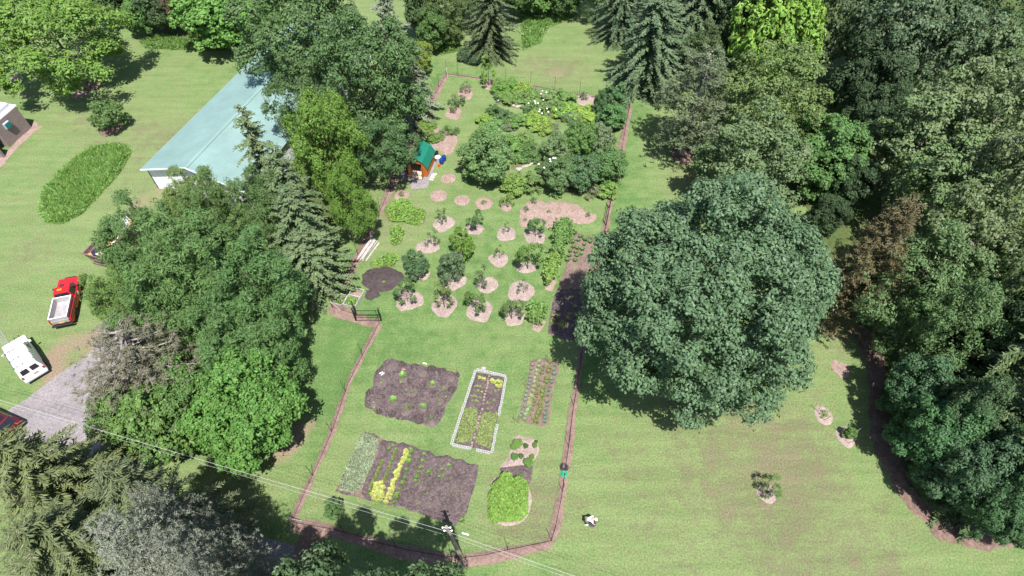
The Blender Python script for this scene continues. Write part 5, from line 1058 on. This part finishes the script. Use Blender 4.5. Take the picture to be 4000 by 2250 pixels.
# ------------------------------------------------------------------ vehicles (local x forward, y left, origin on the ground under the rear axle)
def wheel(e, x, y, r=.37, w=.24, mat='chrome'):
    t = MB().lathe([(r*.6, -w/2), (r*.93, -w/2), (r, -w*.32), (r, w*.32), (r*.93, w/2), (r*.6, w/2)], (0, 0, 0), 20).build('wheel', M['rubber'], e, loc=(x, y, r)); t.rotation_euler = (math.pi/2, 0, 0)
    MB().lathe([(.02, -w*.42), (r*.58, -w*.42), (r*.62, -w*.3), (r*.62, w*.3), (r*.58, w*.42), (.02, w*.42)], (0, 0, 0), 14).build('rim', M[mat], t)
def greenhouse(m, x0, x1, y, z0, xt0, xt1, yt, z1):
    return m.hexa([(x0, -y, z0), (x1, -y, z0), (x1, y, z0), (x0, y, z0)], [(xt0, -yt, z1), (xt1, -yt, z1), (xt1, yt, z1), (xt0, yt, z1)])
def pane(e, name, q, mat='glass', t=.012, lift=.006):      # a thin sheet on four corners
    a, b, c, d = [Vector(p) for p in q]; n = (b-a).cross(d-a).normalized(); o = MB().hexa([p+n*lift for p in (a, b, c, d)], [p+n*(lift+t) for p in (a, b, c, d)]); return o.build(name, M[mat], e)
hd = math.atan2(3.23, -.91); rv = Vector((math.sin(hd), -math.cos(hd), 0)); rear = Vector((-41.73, 33.45, 0))-rv*.86
tk = empty('pickup_truck', rear, hd, 'red pickup truck with bright metal bed liner on the grass', 'truck')
body = MB().prism([(-1.15,.45),(-1.2,.6),(-1.2,.78),(1.34,.78),(1.36,1.10),(2.95,1.10),(3.05,1.14),(4.05,1.06),(4.28,.92),(4.33,.6),(4.25,.42),(3.85,.42),(3.75,.62),(3.36,.74),(2.95,.62),(2.85,.42),(.5,.42),(.4,.62),(0,.74),(-.4,.62),(-.5,.45)], -.96, .96).build('body', M['red_paint'], tk, .05)
greenhouse(MB(), 1.42, 2.98, .86, 1.09, 1.62, 2.38, .68, 1.80).build('cab', M['red_paint'], tk, .06)
pane(tk, 'windscreen', [(2.93,-.78,1.16),(2.93,.78,1.16),(2.43,.64,1.72),(2.43,-.64,1.72)]); pane(tk, 'rear_window', [(1.45,.72,1.20),(1.45,-.72,1.20),(1.60,-.60,1.68),(1.60,.60,1.68)])
for s in (1, -1):
    q = [(1.6,s*.855,1.14),(2.72,s*.855,1.14),(2.34,s*.705,1.70),(1.70,s*.705,1.70)]; pane(tk, 'side_window', q if s < 0 else q[::-1])
    MB().box((2.72, s*1.06, 1.22), (.14, .2, .2)).build('mirror', M['black'], tk, .02)
    MB().box((4.27, s*.72, .82), (.06, .3, .18)).build('headlight', M['chrome'], tk, .02); MB().box((-1.2, s*.86, .88), (.06, .16, .36)).build('tail_light', M['red_lens'], tk, .01)
    MB().box((.06, s*.91, .94), (2.52, .09, .36)).build('bed_side', M['red_paint'], tk, .03)
    MB().box((.08, s*.957, 1.08), (2.45, .03, .09)).build('side_trim', M['black'], tk); MB().box((2.15, s*.965, .82), (.26, .012, .26)).build('door_emblem', M['white_paint'], tk)
    MB().box((1.72, s*.972, .98), (.16, .03, .04)).build('door_handle', M['black'], tk)
    for x in (0, 3.36): wheel(tk, x, s*.86)
ln_ = MB(); ln_.box((.08,0,.82),(2.42,1.48,.03))
for s in (1, -1): ln_.box((.08,s*.755,1.14),(2.5,.05,.68))
ln_.box((1.30,0,1.16),(.05,1.5,.68)); ln_.box((-1.15,0,1.12),(.05,1.5,.62)); ln_.build('bed_liner', M['liner'], tk)
rm = MB()
for s in (1, -1): rm.box((.08,s*.77,1.48),(2.56,.08,.04))
rm.box((1.31,0,1.48),(.08,1.54,.042)); rm.box((-1.16,0,1.44),(.08,1.54,.04)); rm.build('liner_rim', M['white_paint'], tk)
MB().box((-1.26,0,.92),(.06,1.5,.4)).build('tailgate', M['chrome'], tk, .02); MB().box((-1.36,0,.52),(.22,1.8,.16)).build('rear_bumper', M['black'], tk, .03); MB().box((4.36,0,.52),(.16,1.85,.2)).build('front_bumper', M['chrome'], tk, .03)
MB().box((-1.31,-.05,.80),(.03,.5,.14)).build('plate', M['wood_raw'], tk); MB().box((4.33,0,.82),(.04,1.0,.22)).build('grille', M['black'], tk)
MB().box((1.95,.12,1.85),(.20,.42,.08)).build('light_bar', M['amber'], tk, .02)
for y in (.5, -.42): MB().hexa([(3.02,y-.2,1.16),(3.30,y-.17,1.145),(3.30,y+.17,1.145),(3.02,y+.2,1.16)], [(3.02,y-.2,1.19),(3.30,y-.17,1.175),(3.30,y+.17,1.175),(3.02,y+.2,1.19)]).build('hood_vent', M['rubber'], tk)
MB().bar((3.0,-.78,1.15),(3.0,.78,1.15),.10,.03).build('cowl', M['rubber'], tk); MB().tube((1.36,.1,1.52),(1.30,.02,1.62),.03).build('liner_ram', M['chrome'], tk)
# white work van
hv = math.atan2(.69, -.72); vo = Vector((-42.02, 26.5, 0))+Vector((math.cos(hv), math.sin(hv), 0))*1.05
vn = empty('work_van', vo, hv, 'white work van with aluminium ladder on its roof rack', 'van')
MB().prism([(-1.0,.40),(-1.02,1.05),(3.72,1.05),(3.80,.72),(3.78,.45),(3.2,.40),(3.1,.62),(2.75,.72),(2.4,.62),(2.3,.40),(.4,.40),(.32,.62),(0,.72),(-.32,.62),(-.4,.40)], -.98, .98).build('body', M['white_paint'], vn, .06)
m = MB(); m.hexa([(-1.02,-.98,1.04),(2.60,-.98,1.04),(2.60,.98,1.04),(-1.02,.98,1.04)], [(-.90,-.80,1.98),(1.95,-.80,1.98),(1.95,.80,1.98),(-.90,.80,1.98)]); m.hexa([(2.55,-.97,1.03),(3.74,-.93,1.03),(3.74,.93,1.03),(2.55,.97,1.03)], [(2.55,-.92,1.22),(3.62,-.82,1.10),(3.62,.82,1.10),(2.55,.92,1.22)]); m.build('cab', M['white_paint'], vn, .07)
pane(vn, 'windscreen', [(2.52,-.86,1.22),(2.52,.86,1.22),(2.02,.74,1.88),(2.02,-.74,1.88)])
for s in (1, -1):
    q = [(1.35,s*.945,1.28),(2.40,s*.945,1.28),(2.02,s*.845,1.80),(1.40,s*.845,1.80)]; pane(vn, 'side_window', q if s < 0 else q[::-1])
    MB().box((2.35, s*1.12, 1.30), (.12, .22, .24)).build('mirror', M['grey_plastic' if s > 0 else 'white_paint'], vn, .03)
    q = [(-.995,s*.10,1.22),(-.995,s*.72,1.22),(-.925,s*.64,1.74),(-.925,s*.10,1.74)]; pane(vn, 'rear_window', q[::-1] if s > 0 else q)
    MB().box((-1.03, s*.86, .98), (.06, .14, .26)).build('tail_light', M['red_lens'], vn, .01); MB().box((3.78, s*.68, .80), (.06, .3, .16)).build('headlight', M['chrome'], vn, .02)
    for x in (0, 2.75): wheel(vn, x, s*.88, .35, .22)
MB().box((-1.12, 0, .50), (.2, 1.9, .18)).build('rear_bumper', M['grey_plastic'], vn, .03); MB().box((3.84, 0, .50), (.16, 1.85, .2)).build('front_bumper', M['grey_plastic'], vn, .03); MB().box((-1.035, -.15, .85), (.03, .34, .16)).build('plate', M['wood_raw'], vn)
r_ = MB()
for x in (-.6, .4, 1.5): r_.tube((x,-.8,2.12),(x,.8,2.12),.022,None,6); r_.tube((x,-.78,1.95),(x,-.78,2.12),.022,None,6); r_.tube((x,.78,1.95),(x,.78,2.12),.022,None,6)
for y in (-.78, .78): r_.tube((-.7,y,2.13),(1.6,y,2.13),.022,None,6)
r_.build('roof_rack', M['dark_blue'], vn)  # dark blue stands in for the shadow lines the rack throws on the roof
M4 = Matrix.Translation(vo) @ Matrix.Rotation(hv, 4, 'Z'); ld = empty('ladder', M4 @ Vector((-1.1, .32, 2.17)), hv, 'bright aluminium ladder tied on white van roof, sticking out in front', 'ladder')
for y in (-.2, .2): MB().box((2.75, y, .03), (5.5, .035, .08)).build('rail', M['chrome'], ld)
for i in range(18): MB().tube((.15+i*.305,-.2,.03),(.15+i*.305,.2,.03),.018,None,6).build('rung', M['chrome'], ld)
# maroon car at the left edge
p = G(70, 1690); hc_ = math.atan2(G(80,1658).y-G(0,1622).y, G(80,1658).x-G(0,1622).x)+math.pi
cr = empty('maroon_car', p+Vector((math.cos(hc_), math.sin(hc_), 0))*.75, hc_, 'dark maroon hatchback cut off by the left edge', 'car')
MB().prism([(-.8,.38),(-.85,.75),(-.75,.95),(2.6,.95),(3.3,.85),(3.45,.6),(3.4,.35),(2.95,.33),(2.6,.62),(2.25,.33),(.35,.33),(0,.62),(-.35,.35)], -.88, .88).build('body', M['maroon'], cr, .06)
greenhouse(MB(), -.72, 2.5, .82, .93, -.15, 1.55, .60, 1.45).build('cabin', M['maroon'], cr, .06)
pane(cr, 'rear_window', [(-.66,.66,1.0),(-.66,-.66,1.0),(-.22,-.54,1.40),(-.22,.54,1.40)]); pane(cr, 'windscreen', [(2.42,-.7,.99),(2.42,.7,.99),(1.65,.55,1.40),(1.65,-.55,1.40)])
for s in (1, -1):
    q = [(-.35,s*.80,1.0),(2.0,s*.80,1.0),(1.45,s*.63,1.38),(-.05,s*.63,1.38)]; pane(cr, 'side_window', q if s < 0 else q[::-1]); MB().box((-.84, s*.66, .78), (.06, .3, .14)).build('tail_light', M['red_lens'], cr, .01)
    for x in (0, 2.6): wheel(cr, x, s*.8, .31, .2)
MB().box((.7, 0, 1.465), (1.3, .9, .02)).build('sunroof', M['glass'], cr); MB().box((-.9, 0, .48), (.12, 1.7, .2)).build('bumper', M['maroon'], cr, .03); MB().box((1.75,1.0,1.02),(.1,.2,.14)).build('mirror', M['maroon'], cr, .02)
# roll-off skip full of scrap
t0, t1 = G(323, 992, 1.5), G(401, 1013, 1.5); t2 = G(437.6, 974, 1.5); ax = (t2-t1).normalized(); sw = 2.3
hk = math.atan2(ax.y, ax.x); sk = empty('skip', Vector((t0.x, t0.y, 0)), hk, 'long brown steel skip full of scrap wood under the trees', 'skip')       # local x along, -y to the right
L, B0, B1, Hs = 6.2, .28, .0, 1.5
def wallq(nm, bq, tq): MB().hexa(bq, tq).build(nm, M['rust'], sk)
wallq('side_wall', [(.25,-B0,.2),(L-.25,-B0,.2),(L-.25,-B0-.05,.2),(.25,-B0-.05,.2)], [(0,0,Hs),(L,0,Hs),(L,-.05,Hs),(0,-.05,Hs)])
wallq('side_wall', [(.25,-sw+B0,.2),(L-.25,-sw+B0,.2),(L-.25,-sw+B0+.05,.2),(.25,-sw+B0+.05,.2)], [(0,-sw,Hs),(L,-sw,Hs),(L,-sw+.05,Hs),(0,-sw+.05,Hs)])
wallq('end_wall', [(.25,-B0,.2),(.25,-sw+B0,.2),(.3,-sw+B0,.2),(.3,-B0,.2)], [(0,-.05,Hs),(0,-sw+.05,Hs),(.05,-sw+.05,Hs),(.05,-.05,Hs)])
wallq('end_wall', [(L-.25,-B0,.2),(L-.25,-sw+B0,.2),(L-.3,-sw+B0,.2),(L-.3,-B0,.2)], [(L,-.05,Hs),(L,-sw+.05,Hs),(L-.05,-sw+.05,Hs),(L-.05,-.05,Hs)])
MB().box((L/2,-sw/2,.25),(L-.6,sw-2*B0-.1,.08)).build('floor', M['rust'], sk)
rm = MB()
for y in (0, -sw): rm.box((L/2, y, Hs+.03), (L+.1, .12, .09))
for x in (0, L): rm.box((x, -sw/2, Hs+.031), (.12, sw-.1, .092))
rm.build('rim', M['rust'], sk); MB().box((-.02, -sw/2, .85), (.08, 1.3, .10)).box((.1,-sw/2,.18),(.2,1.6,.16)).build('lift_bar', M['rust'], sk)
SM = Matrix.Translation(sk.location) @ Matrix.Rotation(hk, 4, 'Z')
for i, (x, y, z, dx, dy, dz, mat, tl, lab, nm) in enumerate([(.75,-1.55,1.25,.9,.75,.06,'cream',.3,'cream panel in near right corner of the skip','panel'),(.7,-.95,1.15,.8,.6,.5,'dark_blue',.2,'dark plastic bag in near end of the skip','plastic_bag'),(.45,-.45,1.1,.6,.5,.12,'wood_raw',.3,'tan plywood offcut in near left corner of the skip','offcut'),(1.5,-.35,1.35,2.2,.18,.06,'rust',.1,'brown plank lying along left side of the skip','plank'),(2.2,-1.2,1.3,1.8,.9,.07,'wood_raw',.15,'tan board crossing middle of the skip','board'),(3.2,-.6,1.5,1.6,.5,.08,'wood_raw',.25,'upright tan board leaning in the skip','board'),(4.4,-1.2,1.5,1.6,1.1,.06,'white_paint',.2,'white panel at far end of the skip','panel'),(5.3,-.7,1.6,1.0,1.0,.06,'white_paint',.35,'white panel tilted on far end of the skip','panel'),(5.2,-1.8,1.4,.8,.5,.3,'wood_raw',.1,'tan box at far end of the skip','box'),(1.2,-1.2,1.0,.5,.4,.4,'white_metal',.4,'white scrap box beside the dark bag','box'),(2.9,-1.7,1.3,2.0,.2,.06,'cream',.1,'pale plank along right side of the skip','plank')]):
    o = MB().box((0,0,0),(dx,dy,dz)).build(nm, M[mat], None, .01); o.location = SM @ Vector((x,y,z)); o.rotation_euler = (tl*.6, tl, hk+rng.normal(0,.3)); tag(o, lab, 'scrap', 'scrap inside the skip')
# flat trailer under the pines
q0, q1 = G(700, 2030, .6), G(812, 1985, .6); ht = math.atan2(q1.y-q0.y, q1.x-q0.x); tr = empty('flat_trailer', Vector((q0.x, q0.y, 0)), ht, 'low flat trailer with grey plank deck and pale end rail under the pines', 'trailer')
for i in range(8): MB().box((1.35, -.78+i*.222, .6), (2.9, .214, .05)).build('deck_plank', M['wood_grey'], tr, .006)
MB().box((1.35,0,.53),(2.8,1.7,.06)).build('chassis', M['black'], tr); rl = MB()
for y in (-.85, .85): rl.tube((2.82,y,.55),(2.82,y,.95),.03,None,6)
rl.tube((2.82,-.85,.95),(2.82,.85,.95),.03,None,6); rl.tube((2.82,-.85,.75),(2.82,.85,.75),.025,None,6); rl.build('end_rail', M['white_paint'], tr); MB().bar((2.85,0,.5),(3.7,0,.45),.08,.08).build('drawbar', M['black'], tr)
for s in (1, -1): wheel(tr, 1.2, s*1.0, .28, .18); MB().box((1.2,s*1.0,.6),(.75,.24,.03)).build('mudguard', M['white_paint'], tr)
# white car tucked under the grove
p = G(640, 1175); wc = empty('white_car', p, 1.9, 'white parked car almost hidden under the feathery trees', 'car')
MB().prism([(-.8,.38),(-.85,.8),(2.7,.85),(3.3,.8),(3.45,.6),(3.4,.35),(2.95,.33),(2.6,.62),(2.25,.33),(.35,.33),(0,.62),(-.35,.35)], -.88, .88).build('body', M['white_paint'], wc, .06); greenhouse(MB(), -.6, 2.4, .8, .83, .1, 1.5, .6, 1.4).build('cabin', M['white_paint'], wc, .06)
pane(wc, 'windscreen', [(2.34,-.68,.90),(2.34,.68,.90),(1.6,.55,1.35),(1.6,-.55,1.35)]); pane(wc, 'rear_window', [(-.52,.68,.90),(-.52,-.68,.90),(.02,-.55,1.35),(.02,.55,1.35)])
for s in (1, -1):
    for x in (0, 2.6): wheel(wc, x, s*.8, .31, .2)
p = G(664, 800); om = empty('mower', p, .6, 'small orange and black mower parked by the barn gable', 'mower'); MB().box((0,0,.3),(.9,.7,.25)).build('deck', M['black'], om, .05); MB().box((.35,0,.6),(.6,.45,.35)).build('hood', M['orange_plastic'], om, .06); MB().box((-.3,0,.65),(.4,.45,.12)).box((-.48,0,.85),(.08,.45,.4)).build('seat', M['black'], om, .03)
for x in (-.4, .5):
    for s in (1, -1): wheel(om, x, s*.42, .2, .16)

# ------------------------------------------------------------------ utility pole and lines
pb = G(1805.7, 2180.7); pt = G(1743, 2059, 8.3); dv = Vector((pt.x-pb.x, pt.y-pb.y, 8.3))
def ext(a, b, k): return a+(b-a)*k
w1 = pb+dv*.90+Vector((-.24, 0, .03)); RV = (G(2280,2258,7.6)-w1); RV.z = 0; LV = (G(0,1553,8.0)-w1); LV.z = 0; RV = RV.normalized()*38; LV = LV.normalized()*46
def power_pole(base, lab):
    pole = empty('utility_pole', base, 0, lab, 'utility pole')
    MB().tube((0,0,-.3), dv, .17, .115, 12).build('shaft', M['wood_pole'], pole)
    for t, sd in ((.985, -1), (.985, 1), (.90, -1), (.90, 1)):
        c = dv*t; MB().lathe([(.03,-.06),(.06,-.03),(.04,0),(.065,.03),(.03,.07)], c+Vector((.24*sd,0,.03)), 8).build('insulator', M['white_paint'], pole); MB().tube(c, c+Vector((.24*sd,0,0)), .025).build('bracket', M['chrome'], pole)
    MB().box((.05,-.16,1.0),(.12,.06,.5)).build('ground_guard', M['wood_raw'], pole)
power_pole(pb, 'leaning grey wooden utility pole at the bottom garden fence')
power_pole(pb+RV, 'utility pole carrying the lines beyond the right bottom edge'); power_pole(pb+LV, 'utility pole carrying the lines beyond the left edge')
def wire_(label, A, rad, mat):
    def seg(p, q, n=16): return [p.lerp(q, i/n)-Vector((0,0,.3*4*(i/n)*(1-i/n))) for i in range(n+1)]
    P = seg(A+LV, A)+seg(A, A+RV)[1:]; o = MB().path([q-A for q in P], rad, 5).build('power_line', M[mat], None, loc=A); tag(o, label, 'power line')
wire_('thickest pale power line, middle of the three on the leaning pole', w1, .009, 'wire')
wire_('thin pale cable lowest of three on the leaning pole', pb+dv*.80+Vector((0,-.12,0)), .006, 'wire')
wire_('thin dark power line at top of the leaning pole', pb+dv*.985+Vector((-.24,0,.03)), .006, 'rubber')

# ------------------------------------------------------------------ hoses
def hose(label, c, R, mat, n, sx=1, sy=1, tail=None, z=.03):
    e = empty('garden_hose', c, 0, label, 'hose'); m = MB()
    for i in range(n): m.torus((rng.normal(0,.035), rng.normal(0,.035), z+.016*i), R*(1-.62*i/n)+rng.normal(0,.025), .015, 20, 5, sx*rng.uniform(.85,1.1), sy*rng.uniform(.85,1.1))
    m.build('coil', M[mat], e)
    if tail: MB().path([Vector(q)-c+Vector((0,0,.04)) for q in tail], .014, 5).build('loose_end', M[mat], e)
hose('black hose coiled on grass beside right fence', zs(1300,592), .30, 'hose_black', 13, 1, 1.1, [zs(1250,600),zs(1245,545),zs(1285,515),zs(1335,540),zs(1340,580)])
hose('bright green hose coiled below the black hose', zs(1303,697), .27, 'hose_green', 12, 1, 1.05, [zs(1285,720),zs(1285,745),zs(1283,760)])
hose('teal hose hung in maple shade beside right fence', zv(535,1185), .42, 'hose_teal', 7, .7, 1.35)

# ------------------------------------------------------------------ person bending over a tub
zq = Z(2240, 1980, 12.075)
pp = zq(600, 760); ph = math.atan2(-.15, 1.0)
per = empty('person', (pp.x, pp.y, 0), ph, 'person in white shirt and white cap bending over a slate-blue tub', 'person')
def skin(name, verts, edges, radii, mat, parent, root=0, lev=2):
    me = bpy.data.meshes.new(name); me.from_pydata(verts, edges, []); me.update(); o = obj(name, me, M[mat], parent)
    md = o.modifiers.new('skin', 'SKIN'); md.use_smooth_shade = True
    for i, r in enumerate(radii): me.skin_vertices[0].data[i].radius = (r, r)
    me.skin_vertices[0].data[root].use_root = True
    ss = o.modifiers.new('sub', 'SUBSURF'); ss.levels = lev; ss.render_levels = lev; return o
# x forward; standing with bent knees, trunk folded forward, arms reaching down
V = [(-.02,0,.86),(.16,0,1.04),(.36,0,1.16),(.46,0,1.20),(.56,0,1.20),(.64,0,1.16),
     (-.04,.11,.80),(.05,.13,.46),(-.06,.13,.08),(.08,.14,.04),(-.04,-.11,.80),(.05,-.13,.46),(-.06,-.13,.08),(.08,-.14,.04),
     (.36,.19,1.12),(.46,.24,.86),(.60,.20,.64),(.36,-.19,1.12),(.44,-.25,.86),(.60,-.22,.66)]
Ed = [(0,1),(1,2),(2,3),(3,4),(4,5),(0,6),(6,7),(7,8),(8,9),(0,10),(10,11),(11,12),(12,13),(2,14),(14,15),(15,16),(2,17),(17,18),(18,19)]
Ra = [.13,.13,.14,.06,.095,.085,.095,.065,.045,.04,.095,.065,.045,.04,.065,.042,.032,.065,.042,.032]
skin('body', V, Ed, Ra, 'skin', per)
skin('shirt', [V[i] for i in (0,1,2)]+[V[14],(.42,.225,.97),V[17],(.41,-.23,.97)], [(0,1),(1,2),(2,3),(3,4),(2,5),(5,6)], [.15,.155,.165,.085,.065,.085,.065], 'shirt', per)
skin('trousers', [V[0],V[6],V[7],(-.05,.13,.12),V[10],V[11],(-.05,-.13,.12)], [(0,1),(1,2),(2,3),(0,4),(4,5),(5,6)], [.145,.115,.085,.065,.115,.085,.065], 'trousers', per)
cp = MB().lathe([(.105,-.02),(.11,.03),(.085,.09),(.03,.115)], (0,0,0), 14).box((.13,0,-.01),(.12,.14,.015)).build('cap', M['shirt'], per, smooth=False); cp.location = (.585,0,1.24); cp.rotation_euler = (0, .7, 0)
for s in (1, -1):
    hnd = MB(); b = Vector((.61, s*.205, .62))
    hnd.hexa([b+Vector((-.02,-.04,-.08)), b+Vector((.02,-.04,-.08)), b+Vector((.02,.04,-.08)), b+Vector((-.02,.04,-.08))], [b+Vector((-.02,-.03,.02)), b+Vector((.02,-.03,.02)), b+Vector((.02,.03,.02)), b+Vector((-.02,.03,.02))])
    for k, l in enumerate((.07,.085,.08,.06)): y = -.033+.022*k; hnd.path([b+Vector((0,y,-.07)), b+Vector((.015,y,-.07-l*.6)), b+Vector((.04,y,-.07-l))], [.011,.010,.008], 5)
    hnd.path([b+Vector((0,-s*.035,-.02)), b+Vector((.025,-s*.06,-.06)), b+Vector((.05,-s*.06,-.09))], [.013,.011,.009], 5); hnd.build('hand', M['skin'], per, .006)
    MB().box((.03, s*.135, .04), (.27, .1, .08)).build('shoe', M['white_paint'], per, .03)
tb = zq(835, 790); tub = empty('planting_tub', (tb.x, tb.y, 0), .6, 'slate-blue oval tub in front of the bending person', 'tub'); MB().lathe([(.28,0),(.36,.42),(.38,.44),(.34,.42),(.30,.30)], (0,0,0), 18).build('body', M['tub'], tub, sc=(.8,1.1,1)); MB().lathe([(.29,.0),(.31,.3),(.2,.34)], (0,0,.01), 14).build('potting_soil', M['soil_dark'], tub, sc=(.78,1.08,1))
